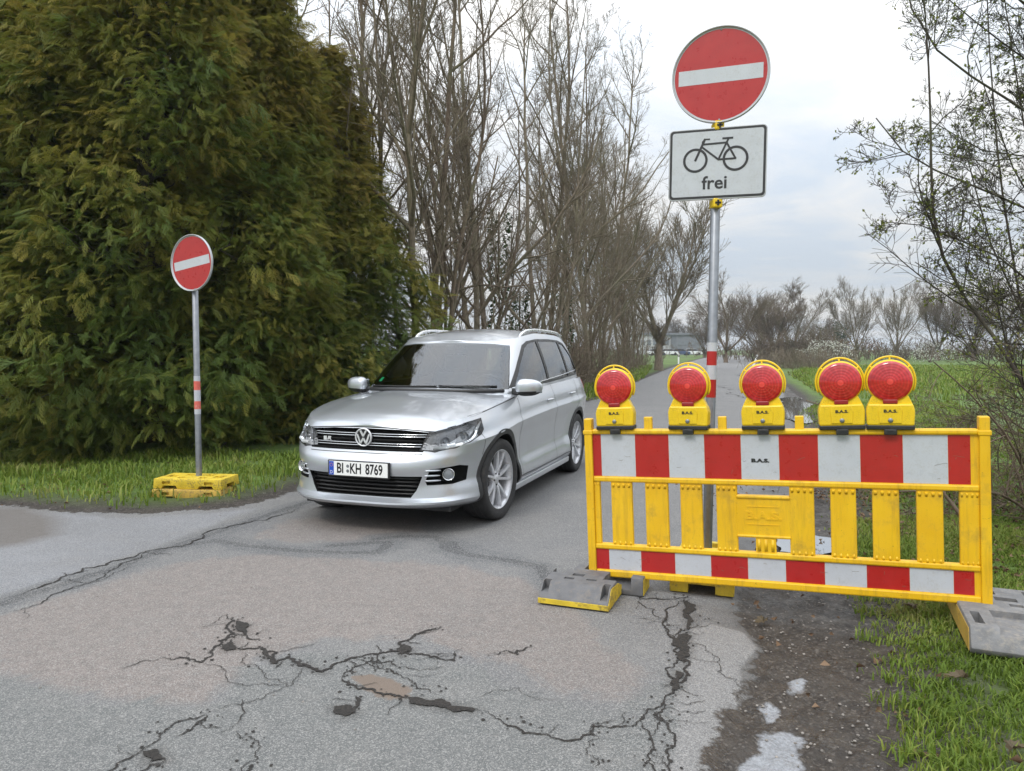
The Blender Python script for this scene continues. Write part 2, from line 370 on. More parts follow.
cracks = [  # (points, width)
    ([(225, 616), (234, 622), (233, 635), (221, 645), (213, 656), (202, 663), (185, 659), (160, 659)], .012),
    ([(221, 645), (240, 650), (262, 648), (272, 662), (290, 657), (300, 666), (320, 672), (335, 664), (355, 658), (378, 655), (395, 652), (410, 655), (430, 658), (455, 662), (462, 650)], .014),
    ([(398, 652), (410, 640), (425, 632), (440, 628)], .016), ([(233, 635), (246, 636), (262, 640)], .008),
    ([(342, 678), (352, 668), (372, 662), (392, 662), (400, 668)], .009), ([(342, 678), (358, 690), (380, 694), (400, 697), (412, 700)], .012),
    ([(372, 655), (392, 672), (412, 684), (440, 696)], .006), ([(475, 710), (495, 720), (515, 728), (540, 735), (562, 741), (580, 740), (592, 728), (620, 728), (640, 722), (648, 710), (665, 700), (674, 688), (680, 660), (676, 640), (668, 620)], .009),
    ([(690, 600), (686, 640), (684, 670), (674, 688)], .012), ([(640, 722), (652, 740), (648, 755), (655, 790)], .008), ([(672, 700), (675, 735), (668, 760), (662, 790)], .009),
    ([(648, 710), (662, 722), (674, 720)], .006), ([(592, 728), (586, 750), (592, 771)], .003), ([(356, 697), (357, 706), (352, 712)], .014),
    ([(210, 712), (180, 722), (160, 735), (140, 752), (120, 762), (95, 780)], .007), ([(206, 716), (192, 730), (176, 737)], .010), ([(238, 730), (262, 748), (258, 760), (250, 790)], .004),
    ([(166, 760), (150, 765), (126, 776)], .008), ([(490, 656), (505, 652), (515, 655), (533, 648)], .007), ([(612, 590), (640, 600), (668, 600), (690, 596)], .009), ([(640, 600), (655, 610), (668, 622)], .006),
    ([(0, 600), (60, 580), (120, 560), (172, 548), (190, 545), (240, 525), (300, 506)], .014), ([(0, 614), (50, 596), (100, 578), (172, 550)], .008), ([(60, 580), (90, 582), (140, 566)], .006),
    ([(400, 668), (420, 672), (448, 668)], .004), ([(200, 663), (225, 676), (262, 684), (300, 680)], .0035), ([(240, 650), (262, 672), (290, 690)], .0035), ([(300, 666), (280, 690), (240, 706), (210, 712)], .0035),
    ([(480, 700), (520, 690), (560, 700)], .003), ([(240, 700), (242, 722)], .006), ([(676, 640), (690, 628), (712, 624)], .006), ([(686, 640), (712, 655), (742, 690)], .004),
    ([(690, 380), (700, 384), (712, 382), (730, 390), (740, 384)], .03), ([(720, 392), (738, 396), (752, 402)], .04), ([(730, 372), (742, 376), (756, 374)], .04), ([(700, 396), (716, 402), (724, 412)], .02), ([(735, 366), (748, 369), (760, 368)], .05), ([(757, 392), (748, 386), (760, 380)], .04)]
def heightfield(x, y):
    return (.012*np.sin(x*1.3+y*.7)+.008*np.sin(x*2.9-y*1.9+1)+.006*np.sin(y*4.1+x*3.3))
def make_ground():
    rr = [1.5]
    while rr[-1] < 12: rr.append(rr[-1]+.010+.0022*rr[-1])
    while rr[-1] < 1500: rr.append(rr[-1]*1.018)
    rr = np.array(rr); aa = np.linspace(R(-52), R(50), 620)
    A, Q = np.meshgrid(aa, rr); X = Q*np.sin(A); Y = Q*np.cos(A); nr, na = X.shape
    P = np.stack([X.ravel(), Y.ravel()], 1)
    near = P[:, 1] < 14
    def sd(poly_, nearonly=True):
        o = np.full(len(P), 3.0)
        if nearonly: o[near] = np.minimum(3, sdist(P[near], poly_))
        else: o = np.clip(sdist(P, poly_), -30, 30)
        return o
    at = {'z_road': sd(ROAD, False), 'z_dirt': sd(DIRT, False), 'z_apron': sd(apron), 'z_dark': sd(dark1), 'z_slab': sd(slab), 'z_brown': sd(brown), 'z_dirtl': sd(dirtl)}
    at['z_worn'] = np.minimum(sd(worn1), sd(worn2))
    at['z_pale'] = np.minimum.reduce([sd(q) for q in pale])
    tt = np.full(len(P), 3.)
    for q in tar: tt[near] = np.minimum(tt[near], sdist(P[near], poly(q), False))
    at['z_tar'] = tt
    hh = np.full(len(P), 3.)
    for q in holes: hh[near] = np.minimum(hh[near], sdist(P[near], poly(q)))
    at['z_hole'] = hh
    at['z_edge'] = np.minimum(3, sdist(P, ROAD[[i for i in range(6, len(ROAD)-2)]], False))
    x, y = P[:, 0], P[:, 1]
    off = np.clip((at['z_road'])/.6, 0, 1)
    zz = heightfield(x, y)*(.25+.75*off)*np.clip(60/np.maximum(y, 1), 0, 1)
    verge = np.clip(np.minimum(at['z_road'], at['z_dirt'])/.35, 0, 1)
    zz += verge*(.03+.015*np.sin(x*5+y*3)*np.sin(y*4.3-x))
    dm = np.clip(-at['z_dirt']/.12, 0, 1)*np.clip(at['z_road']/.1+.6, 0, 1)
    rn = sum(np.sin(x*a+y*b+c)/d for a, b, c, d in ((17, 9, 0, 1), (-23, 31, 1, 1.3), (51, 40, 2, 2), (70, -63, 3, 2.5), (120, 97, 4, 4)))
    zz += dm*(-.025+.006*rn)
    V = np.stack([x, y, zz], 1)
    idx = np.arange(nr*na).reshape(nr, na)
    F = np.stack([idx[:-1, :-1].ravel(), idx[:-1, 1:].ravel(), idx[1:, 1:].ravel(), idx[1:, :-1].ravel()], 1)
    cen_r = at['z_road'][F].mean(1); cen_d = at['z_dirt'][F].mean(1)
    isroad = cen_r < 0.03; isdirt = (~isroad) & (cen_d < .05)
    for nm, msk in (('road', isroad), ('dirt_shoulder', isdirt), ('ground', ~isroad & ~isdirt)):
        f = F[msk]; used, inv = np.unique(f.ravel(), return_inverse=True)
        me = np_mesh(nm, V[used], inv.reshape(-1, 4), True, {k: a[used] for k, a in at.items()})
        o = link(nm, me, None, [M_['ground'], M_['crack']])
        tag(o, kind='structure')
        if nm == 'road': road = o
    # rest of the world's ground, just under the detailed sheet
    mb = MB(); mb.add([(-1600, -1600, -.09), (1600, -1600, -.09), (1600, 1600, -.09), (-1600, 1600, -.09)], [[0, 1, 2, 3]])
    tag(mb.build('surrounding_field', M_['field']), kind='structure')
    return road
def ground_mat():
    t = NT('ground_surface'); geo = t.obj
    nz = t.noise(1.6, 6, .65); nf = t.noise(14, 5, .65); nff = t.noise(60, 4, .7)
    jit = t.M('ADD', t.M('MULTIPLY', t.M('SUBTRACT', nz, .5), .22), t.M('MULTIPLY', t.M('SUBTRACT', nf, .5), .10))
    jitL = t.M('ADD', jit, t.M('MULTIPLY', t.M('SUBTRACT', t.noise(3.3, 6, .7, dist=.6), .5), .55))
    jit2 = t.M('ADD', t.M('MULTIPLY', t.M('SUBTRACT', nf, .5), .10), t.M('MULTIPLY', t.M('SUBTRACT', nff, .5), .04))
    def mask(a, w=.03, j=jit, o=0.): return t.rng(t.M('ADD', t.attr(a), j), o-w, o+w, 1, 0)
    # asphalt aggregate
    v1 = t.vor(230, out=1); sp = t.n.new('ShaderNodeSeparateXYZ'); t.l.new(v1, sp.inputs[0]); sz = sp.outputs[0]
    d1 = t.vor(200); d2 = t.vor(60)
    base = t.mix(t.rng(nz, .35, .65), (.150, .150, .153), (.185, .182, .178))
    base = t.mix(mask('z_worn', .05, jitL), base, t.mix(t.rng(nf, .35, .65), (.235, .200, .182), (.185, .163, .150)))
    base = t.mix(mask('z_dark', .04, jitL), base, t.mix(t.rng(nf, .35, .65), (.135, .140, .137), (.165, .167, .162)))
    base = t.mix(mask('z_apron', .05), base, t.mix(t.rng(nz, .35, .65), (.235, .24, .255), (.20, .202, .212)))
    base = t.mix(mask('z_slab', .008, t.M('ADD', jit, jit2)), base, (.22, .215, .21))
    base = t.mix(t.rng(t.M('ADD', t.attr('z_tar'), jit), .10, .17, .8, 0), base, (.115, .118, .122))
    base = t.mix(t.rng(t.M('ADD', t.attr('z_tar'), jit2), .034, .050, .9, 0), base, (.060, .062, .066))
    base = t.mix(t.rng(t.noise(.45, 5, .6), .5, .7, 0, .3), base, (.13, .13, .132)); base = t.mix(t.rng(t.noise(2.2, 7, .75), .52, .72, 0, .35), base, (.24, .225, .21))
    # stones: bright and dark grains
    base = t.mix(.12, base, (.05, .05, .05)); g = t.rng(sz, .55, 1, 0, .62); g2 = t.rng(sz, 0, .35, .55, 0)
    base = t.mix(g, base, (.36, .35, .335)); base = t.mix(g2, base, (.075, .075, .078))
    base = t.mix(t.rng(t.vor(52), .0, .1, .35, 0), base, (.09, .09, .09))
    # damp edge beside the crumbling shoulder
    damp = t.M('MULTIPLY', t.rng(t.M('ADD', t.attr('z_dirt'), jit), -.25, .02, 1, 0), t.rng(t.attr('z_slab'), -.01, .01, 0, 1))
    base = t.mix(t.M('MULTIPLY', damp, .55), base, (.06, .058, .055))
    # soil and gravel
    gv = t.vor(95, out=1); gs = t.n.new('ShaderNodeSeparateXYZ'); t.l.new(gv, gs.inputs[0])
    soil = t.mix(t.rng(nf, .35, .65), (.027, .023, .020), (.062, .053, .045))
    soil = t.mix(t.rng(gs.outputs[0], .78, 1, 0, .7), soil, (.14, .125, .11)); soil = t.mix(t.rng(gs.outputs[1], 0, .25, .5, 0), soil, (.025, .02, .018))
    palec = t.mix(t.rng(nff, .35, .65), (.30, .31, .33), (.20, .205, .215))
    soil = t.mix(mask('z_pale', .010, t.M('MULTIPLY', jit, 1.0)), soil, palec)
    hole = t.mix(t.rng(nff, .3, .7), (.028, .024, .021), (.075, .065, .056))
    isd = t.M('MULTIPLY', mask('z_dirt', .02, jit), t.rng(t.M('ADD', t.attr('z_road'), t.M('ADD', t.M('MULTIPLY', jit, 1.3), jit2)), -.03, .0, 0, 1))
    base = t.mix(mask('z_brown', .01, jit2), base, (.17, .135, .11))
    base = t.mix(t.rng(t.M('ADD', t.attr('z_hole'), jit2), .0, .05, .35, 0), base, hole)
    base = t.mix(t.M('MULTIPLY', mask('z_dirtl', .1), .75), base, t.mix(nf, (.09, .075, .062), (.15, .135, .12)))
    # grassy earth
    gr = t.ramp(t.M('ADD', t.M('MULTIPLY', t.noise(3, 6, .7), .6), t.M('MULTIPLY', t.noise(.12, 4, .6), .4)), [(.3, (.05, .055, .022)), (.47, (.075, .115, .026)), (.58, (.10, .17, .03)), (.72, (.15, .20, .05))])
    bare = t.rng(t.M('ADD', t.M('MINIMUM', t.attr('z_road'), t.attr('z_dirt')), jit), .12, .60, 1, 0)
    earth = t.mix(bare, gr, soil)
    fr = t.rng(t.M('ADD', t.attr('z_road'), t.M('ADD', t.M('MULTIPLY', jit, 1.3), jit2)), -.008, .008, 0, 1)
    c = t.mix(fr, base, earth); c = t.mix(isd, c, soil)
    t.P(col=c)
    wet = t.M('MAXIMUM', isd, t.M('MULTIPLY', damp, .8))
    t.P(rough=t.mix(t.M('MULTIPLY', wet, t.rng(t.noise(5, 4), .4, .6, .3, 1)), (.88, .88, .88), (.42, .42, .42)), spec=.35)
    h = t.M('ADD', t.M('MULTIPLY', d1, -.6), t.M('MULTIPLY', nff, .5)); h2 = t.M('MULTIPLY', d2, t.M('MAXIMUM', isd, fr))
    t.P(nor=t.bump(t.M('ADD', h, t.M('MULTIPLY', h2, -1.6)), .7, .006))
    return t.mat
M_['ground'] = ground_mat()
def crack_mat():
    t = NT('crack_fill'); n = t.noise(90, 4, .7)
    t.P(col=t.mix(t.rng(n, .35, .65), (.011, .010, .009), (.036, .031, .027)), rough=.95, nor=t.bump(n, .6, .004)); return t.mat
M_['crack'] = crack_mat()
t_ = NT('field_far'); t_.P(col=t_.ramp(t_.noise(.05, 5, .6), [(.35, (.07, .10, .03)), (.6, (.11, .17, .035))]), rough=.9); M_['field'] = t_.mat
M_['water'] = (lambda t: (t.P(col=(.10, .10, .10), rough=.03, spec=1., coat=1., ior=2.6, nor=t.bump(t.noise(9, 2), .03, .002)), t.mat)[1])(NT('puddle_water'))
road = make_ground()
def gz(x, y):
    """approximate ground height"""
    P = np.stack([np.atleast_1d(x), np.atleast_1d(y)], 1).astype(float)
    zr = sdist(P, ROAD); zd = sdist(P, DIRT)
    x, y = P[:, 0], P[:, 1]
    off = np.clip(zr/.6, 0, 1); z = heightfield(x, y)*(.25+.75*off)*np.clip(60/np.maximum(y, 1), 0, 1)
    return z+np.clip(np.minimum(zr, zd)/.35, 0, 1)*.03
def fractal(pts, it=5, amp=.24, rng=random):
    pts = [np.array(p, float) for p in pts]
    for k in range(it):
        o = [pts[0]]
        for a, b in zip(pts, pts[1:]):
            d = b-a; L = np.hypot(*d)
            if L > .012:
                m = (a+b)/2+np.array([-d[1], d[0]])*rng.uniform(-amp, amp); o.append(m)
            o.append(b)
        pts = o
    return pts
def make_cracks():
    V, F = [], []
    def ribbon(pts, w):
        n = len(pts); P = np.array(pts); T = np.gradient(P, axis=0); T /= np.hypot(T[:, 0], T[:, 1])[:, None]+1e-9
        N = np.stack([-T[:, 1], T[:, 0]], 1); s = np.linspace(0, 1, n); k = max(4, n//3)
        def nz(): 
            r = np.array([random.random() for _ in range(n)]); sm = np.interp(s, np.linspace(0, 1, k), [random.random() for _ in range(k)])
            return .25+.45*r+.9*sm**2
        tp = np.clip(np.minimum(s, 1-s)*8, .25, 1)
        A = P+N*(w*.5*nz()*tp)[:, None]; B = P-N*(w*.5*nz()*tp)[:, None]; b = len(V)
        z = .25*heightfield(P[:, 0], P[:, 1])*np.clip(60/np.maximum(P[:, 1], 1), 0, 1)+.0042
        for i in range(n): V.append((*A[i], z[i])); V.append((*B[i], z[i]))
        for i in range(n-1): F.append((b+2*i, b+2*i+1, b+2*i+3, b+2*i+2))
    for pts, w in cracks:
        P = fractal([G(*p) for p in pts]); ribbon(P, w*1.15)
        for k in range(max(1, len(P)//22)):        # short side cracks
            i = random.randrange(1, len(P)-1); d = P[i]-P[i-1]; d = d/(np.hypot(*d)+1e-9); a = random.choice((-1, 1))*random.uniform(.6, 1.4)
            L = random.uniform(.04, .22)*(1 if P[i][1] < 8 else 4); e = np.array([d[0]*math.cos(a)-d[1]*math.sin(a), d[0]*math.sin(a)+d[1]*math.cos(a)])
            ribbon(fractal([P[i], P[i]+e*L], 4, .22), w*.4)
    N0 = len(F)
    for hp in holes:
        P = fractal([G(*q) for q in hp]+[G(*hp[0])], 4, .24)[:-1]; c = np.mean(P, axis=0); b = len(V)
        z = lambda p: float(.25*heightfield(p[0], p[1]))+.0052
        V.append((*c, z(c)))
        for p in P: V.append((*p, z(p)))
        for i in range(len(P)): F.append((b, b+1+i, b+1+(i+1) % len(P)))
    for pts, w in cracks[:20]:                # loose crumbs and short crazing beside the main cracks
        P = fractal([G(*p) for p in pts])
        for k in range(len(P)//3):
            p = P[random.randrange(len(P))]+np.array([random.gauss(0, .03), random.gauss(0, .03)]); b = len(V); n = random.randint(4, 7); r = random.uniform(.002, .009); zz = float(.25*heightfield(p[0], p[1]))+.0046
            for i in range(n): a = 2*PI*i/n; q = r*random.uniform(.6, 1.3); V.append((p[0]+q*math.cos(a), p[1]+q*math.sin(a), zz))
            F.append(tuple(range(b, b+n)))
    me = road.data; nv = len(me.vertices)
    # the cracks belong to the road's own surface: same object, second material
    bm = bmesh.new(); bm.from_mesh(me); vs = [bm.verts.new(p) for p in V]
    for f in F: q = bm.faces.new([vs[i] for i in f]); q.material_index = 1
    bm.to_mesh(me); bm.free()
make_cracks()
def puddle(pts, z, label=None):
    P = [G(*p) for p in pts]; P = fractal(P+[P[0]], 3, .10)[:-1]
    mb = MB(); mb.add([(x, y, z) for x, y in P], [list(range(len(P)))]); tag(mb.build('puddle', M_['water']), kind='structure')
puddle([(776, 538), (800, 534), (838, 540), (842, 552), (815, 557), (780, 553)], .012)
puddle([(778, 399), (795, 397), (803, 402), (808, 413), (806, 424), (790, 420), (786, 408)], .012)
# ------------------------------------------------------------------ branches
def norm(a): return a/(np.linalg.norm(a, axis=-1, keepdims=True)+1e-9)
def tubes(P, Rd, s):
    B, k, _ = P.shape; T = norm(np.gradient(P, axis=1)) if k > 2 else norm(np.repeat(P[:, 1:]-P[:, :1], 2, 1))
    ref = np.zeros((B, 1, 3)); ref[..., 0] = 1; ref[np.abs(T[:, :1, 0]) > .9] = (0, 1, 0)
    n1 = norm(np.cross(T, np.repeat(ref, k, 1))); n2 = np.cross(T, n1)
    a = np.arange(s)*2*PI/s
    V = P[:, :, None]+Rd[:, :, None, None]*(np.cos(a)[None, None, :, None]*n1[:, :, None]+np.sin(a)[None, None, :, None]*n2[:, :, None])
    idx = np.arange(B*k*s).reshape(B, k, s); nx = np.roll(idx, -1, 2)
    F = np.stack([idx[:, :-1], nx[:, :-1], nx[:, 1:], idx[:, 1:]], -1).reshape(-1, 4)
    return V.reshape(-1, 3), F
def wander(S, D, L, k, w, up, rng):
    B = len(S); P = np.zeros((B, k, 3)); P[:, 0] = S; d = norm(D)
    for j in range(1, k):
        d = norm(d+rng.normal(0, w, (B, 3))+np.array([0, 0, 1])*up); P[:, j] = P[:, j-1]+d*(L/(k-1))[:, None]
    return P
def grow(stems, rstem, levels, seed, minr=.003):
    """stems (B,k,3) polylines; levels: dicts n, spread, ratio, k, w, up, sides, t0"""
    rng = np.random.default_rng(seed); Vs, Fs = [], []; off = 0; tips = []
    P = stems; k = P.shape[1]; taper = np.linspace(1, .25, k); Rr = rstem[:, None]*taper[None]
    V, F = tubes(P, np.maximum(Rr, minr), 7); Vs.append(V); Fs.append(F); off += len(V)
    L = np.linalg.norm(np.diff(P, axis=1), axis=2).sum(1)
    for lv in levels:
        B, k, _ = P.shape; n = lv['n']; t = rng.uniform(lv.get('t0', .2), 1, (B, n)); t = np.sort(t, 1)
        f = t*(k-1); i = np.minimum(f.astype(int), k-2); fr = (f-i)[..., None]
        bi = np.arange(B)[:, None]; S = P[bi, i]*(1-fr)+P[bi, i+1]*fr; T = norm(P[bi, i+1]-P[bi, i])
        r0 = (Rr[bi, i]*(1-fr[..., 0])+Rr[bi, i+1]*fr[..., 0])
        rv = norm(rng.normal(0, 1, S.shape)); side = norm(rv-T*(rv*T).sum(-1, keepdims=True))
        sp = rng.uniform(*lv['spread'], t.shape)[..., None]
        D = T*np.cos(sp)+side*np.sin(sp)
        Ln = (L[:, None]*lv['ratio']*rng.uniform(.55, 1.2, t.shape)*(1.15-lv.get('fall', .75)*t))
        S = S.reshape(-1, 3); D = D.reshape(-1, 3); Ln = Ln.ravel(); r1 = np.minimum(r0.ravel()*.75, Ln*lv.get('rr', .018))
        P = wander(S, D, Ln, lv['k'], lv['w'], lv['up'], rng); k = lv['k']; Rr = r1[:, None]*np.linspace(1, .3, k)[None]
        L = Ln
        V, F = tubes(P, np.maximum(Rr, minr), lv.get('sides', 3)); Vs.append(V); Fs.append(F+off); off += len(V)
    return np.concatenate(Vs), np.concatenate(Fs), P
def leaves(P, D, size, rng, tone=None, cup=.25):
    """leaf-shaped quads (two per leaf, folded along the midrib)"""
    n = len(P); D = norm(D); r = norm(rng.normal(0, 1, (n, 3))); S = norm(np.cross(D, r)); N = np.cross(D, S)
    s = size if hasattr(size, '__len__') else np.full(n, size); s = s[:, None]*rng.uniform(.6, 1.25, (n, 1))
    v = np.stack([P, P+D*s*.5+S*s*.32+N*s*cup*.4, P+D*s, P+D*s*.5-S*s*.32+N*s*cup*.4, P+D*s*.5], 1)
    b = np.arange(n)[:, None]*5; F = np.concatenate([b+np.array([0, 1, 2, 4]), b+np.array([0, 4, 2, 3])], 0)
    tn = rng.uniform(0, 1, n) if tone is None else tone
    return v.reshape(-1, 3), F, np.repeat(tn, 5)
# ------------------------------------------------------------------ conifers
def thuja_crown(seed, H, r0, nclu, pr=(.9, 1, .92, .62, .30, .05)):
    rng = np.random.default_rng(seed)
    # frond template: drooping axis along +x with flat side shoots
    tv, tf = [], []; n = 7
    ax = [np.array([.27*s, .012*math.sin(s*5), -.02*s-.14*s*s]) for s in np.linspace(0, 1, n+1)]
    def blade(a, b, w):
        d = b-a; sd = np.array([-d[1], d[0], 0]); sd = sd/(np.linalg.norm(sd)+1e-9)*w; i = len(tv)
        tv.extend([a-sd, a+sd, (a*.35+b*.65)+sd*1.1, b, (a*.35+b*.65)-sd*1.1]); tf.extend([[i, i+1, i+2, i+4], [i+4, i+2, i+3, i+3]])
    for i in range(n): blade(ax[i], ax[i+1]+np.array([.01, 0, 0]), .0042)
    for i in range(1, n):
        L = .105*(1-(i/n)**2)+.03
        for s in (-1, 1):
            a = ax[i]+np.array([.012*s, 0, 0]); b = a+np.array([L*.84, s*L*(.50+.1*math.sin(i*3+s)), -.03-.30*L]); blade(a, b, .0044)
            for q, fs in ((.35, 1), (.62, -1)):
                m = a*(1-q)+b*q; blade(m, m+np.array([L*.36, s*fs*L*.22, -.016]), .0036)
    tv = np.array(tv); tf = np.array(tf)
    # clusters over an uneven spindle
    h = rng.uniform(0, 1, nclu)**1.05; phi = rng.uniform(0, 2*PI, nclu)
    prof = np.interp(h, [0, .08, .3, .6, .85, 1], pr)*r0
    lump = 1+.16*np.sin(phi*3+seed+h*7)+.13*np.sin(phi*5-h*13)+.10*np.sin(h*31+phi*2)
    dep = np.where(rng.uniform(0, 1, nclu) < .30, rng.uniform(.45, .85, nclu), rng.uniform(.86, 1.06, nclu))
    rad = prof*lump*dep
    C = np.stack([rad*np.cos(phi), rad*np.sin(phi), .15+h*H], 1)
    m = 20; N = nclu*m; ci = np.repeat(np.arange(nclu), m)
    az = phi[ci]+rng.normal(0, .75, N); pit = rng.normal(.0, .45, N); rol = rng.normal(0, .5, N); sc = rng.uniform(.42, .86, N)*(1+.25*np.sin(ci*1.7))
    off = rng.normal(0, .12, (N, 3)); O = C[ci]+off
    fx = np.stack([np.cos(az)*np.cos(pit), np.sin(az)*np.cos(pit), np.sin(pit)], 1)
    fy0 = np.stack([-np.sin(az), np.cos(az), np.zeros(N)], 1); fz0 = np.cross(fx, fy0)
    fy = fy0*np.cos(rol)[:, None]+fz0*np.sin(rol)[:, None]; fz = np.cross(fx, fy)
    V = O[:, None]+sc[:, None, None]*(tv[None, :, 0:1]*fx[:, None]+tv[None, :, 1:2]*fy[:, None]+tv[None, :, 2:3]*fz[:, None])
    F = (np.arange(N)*len(tv))[:, None, None]+tf[None]
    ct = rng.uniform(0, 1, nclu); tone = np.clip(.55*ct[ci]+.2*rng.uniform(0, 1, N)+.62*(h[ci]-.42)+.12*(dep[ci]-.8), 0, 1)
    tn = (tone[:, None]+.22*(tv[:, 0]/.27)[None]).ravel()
    F = F.reshape(-1, 4)
    # degenerate last corner -> keep as quads of 4 (3 distinct): split out
    tri = F[:, 2] == F[:, 3]
    q = F.copy(); 
    me = bpy.data.meshes.new('crown')
    V = V.reshape(-1, 3).astype(np.float32)
    T = np.concatenate([q[~tri][:, [0, 1, 2]], q[~tri][:, [0, 2, 3]], q[tri][:, :3]], 0)
    me = np_mesh('crown', V, T, False, {'tone': np.clip(tn, 0, 1)})
    return me
def thuja_wood(seed, H, r0):
    rng = np.random.default_rng(seed); k = 10
    st = np.zeros((1, k, 3)); st[0, :, 2] = np.linspace(-.2, H*.97, k); st[0, 1:, :2] += np.cumsum(rng.normal(0, .04, (k-1, 2)), 0)
    V, F, _ = grow(st, np.array([.15]), [dict(n=110, spread=(1.1, 1.7), ratio=.22, k=5, w=.08, up=.04, sides=4, t0=.03, fall=.95, rr=.014), dict(n=5, spread=(.4, 1.), ratio=.45, k=3, w=.1, up=-.02)], seed, .004)
    return np_mesh('trunk', V, F, True)
crowns = [thuja_crown(1, 9.6, 2.1, 2100), thuja_crown(2, 9.2, 1.9, 1900), thuja_crown(3, 7.7, 2.35, 1900, (1, .98, .74, .42, .19, .03))]
for c in crowns: c.materials.append(M_['thuja'])
woods = [thuja_wood(1, 9.6, 2.1), thuja_wood(2, 9.2, 1.9), thuja_wood(3, 7.4, 1.7)]
for c in woods: c.materials.append(M_['barkdark'])
hedge = [(-9.3, 11.2, 0, .3, 1.0, 'leftmost tall conifer of the hedge, cut by the left edge of the photo'),
         (-7.3, 11.0, 1, 1.4, 1.0, 'tall olive green conifer left of the small no entry sign'),
         (-5.4, 11.1, 0, 2.6, 1.02, 'tall dense conifer right behind the small no entry sign'),
         (-4.1, 12.0, 1, 4.1, .84, 'conifer with dark lower boughs behind the silver car bonnet'),
         (-3.4, 13.6, 2, 5.0, 1.0, 'rightmost brownish conifer of the hedge, above the car roof'),
         (-6.4, 13.4, 0, .9, 1.12, 'conifer of the back row peeping between the two behind the small sign'),
         (-8.6, 13.6, 1, 2.2, 1.15, 'conifer of the back row nearest the left edge'),
         (-5.1, 14.2, 1, 3.3, .98, 'slim conifer of the back row at the top right of the hedge')]
for i, (x, y, k, rz, s, lab) in enumerate(hedge):
    t = empty('conifer_tree', (x, y, 0), (0, 0, rz)); t.scale = (s, s, s*(.86 if k == 2 else 1))
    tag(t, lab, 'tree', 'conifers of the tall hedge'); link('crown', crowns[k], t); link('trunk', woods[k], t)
# ------------------------------------------------------------------ bare trees along the lane
def bare_mesh(seed, H, nst=2, lean=.0, dens=1., minr=.0042, r=.092):
    rng = np.random.default_rng(seed); k = 12; st = []
    for i in range(nst):
        a = rng.uniform(0, 2*PI); d = np.array([[math.cos(a)*.10+lean, math.sin(a)*.10, 1.]]); hh = H*(1 if i == 0 else rng.uniform(.7, .95))
        st.append(wander(np.array([[math.cos(a)*.15*(i > 0), math.sin(a)*.15*(i > 0), -.15]]), d, np.array([hh]), k, .055, .06, rng)[0])
    rs = np.array([r*(1 if i == 0 else rng.uniform(.5, .8)) for i in range(nst)])
    lv = [dict(n=int(17*dens), spread=(.35, .85), ratio=.36, k=7, w=.10, up=.10, sides=5, t0=.16, fall=.7, rr=.012),
          dict(n=int(9*dens), spread=(.35, .9), ratio=.46, k=5, w=.13, up=.08, sides=4, t0=.15, rr=.011),
          dict(n=int(8*dens), spread=(.35, .95), ratio=.5, k=4, w=.14, up=.06, sides=3, t0=.1, rr=.010),
          dict(n=int(4*dens), spread=(.35, .9), ratio=.55, k=3, w=.14, up=.05, sides=3, t0=.1, rr=.01)]
    V, F, _ = grow(np.array(st), rs, lv, seed+50, minr)
    return np_mesh('trunk', V, F, True)
bares = [bare_mesh(21, 13, 2, 0, 1.05, .0028), bare_mesh(22, 12.5, 3, .04, .86, .0028), bare_mesh(23, 14, 1, .0, 1.15, .0028), bare_mesh(24, 11.5, 3, .06, .86, .0028), bare_mesh(25, 12.5, 2, .08, .95, .0028)]
for i, b in enumerate(bares): b.materials.append(M_['bark' if i % 2 else 'bark2'])
def split_tree(name, me, loc, rz, s, lab, group, cat='tree'):
    o = bpy.data.objects.new(name, me); COL.objects.link(o); o.location = loc; o.rotation_euler = (0, 0, rz); o.scale = (s, s, s)
    return tag(o, lab, cat, group)
rb = random.Random(8)
n = 0
Y = 14.5
while Y < 68:
    X = .254*Y-4.55+rb.uniform(-.8, .35)-(.5 if Y < 20 else 0)
    split_tree('bare_tree', bares[n % 5], (X, Y, 0), rb.uniform(0, 6.28), rb.uniform(.86, 1.12), 'bare grey brown tree of the leafless row on the left of the lane', 'bare trees of the row beside the lane')
    if rb.random() < .4:
        split_tree('bare_tree', bares[(n+2) % 5], (X-rb.uniform(1.4, 3.), Y+rb.uniform(-.5, 1.5), 0), rb.uniform(0, 6.28), rb.uniform(.75, 1.05), 'bare grey brown tree of the leafless row on the left of the lane', 'bare trees of the row beside the lane')
    n += 1; Y *= 1.0+.085+rb.uniform(0, .05)
for X, Y, s in ((-3.6, 17, 1.0), (-6.3, 19, 1.05), (-1.9, 19.5, .95)):
    split_tree('bare_tree', bares[n % 5], (X, Y, 0), X*3, s, 'bare grey brown tree of the leafless row on the left of the lane', 'bare trees of the row beside the lane'); n += 1
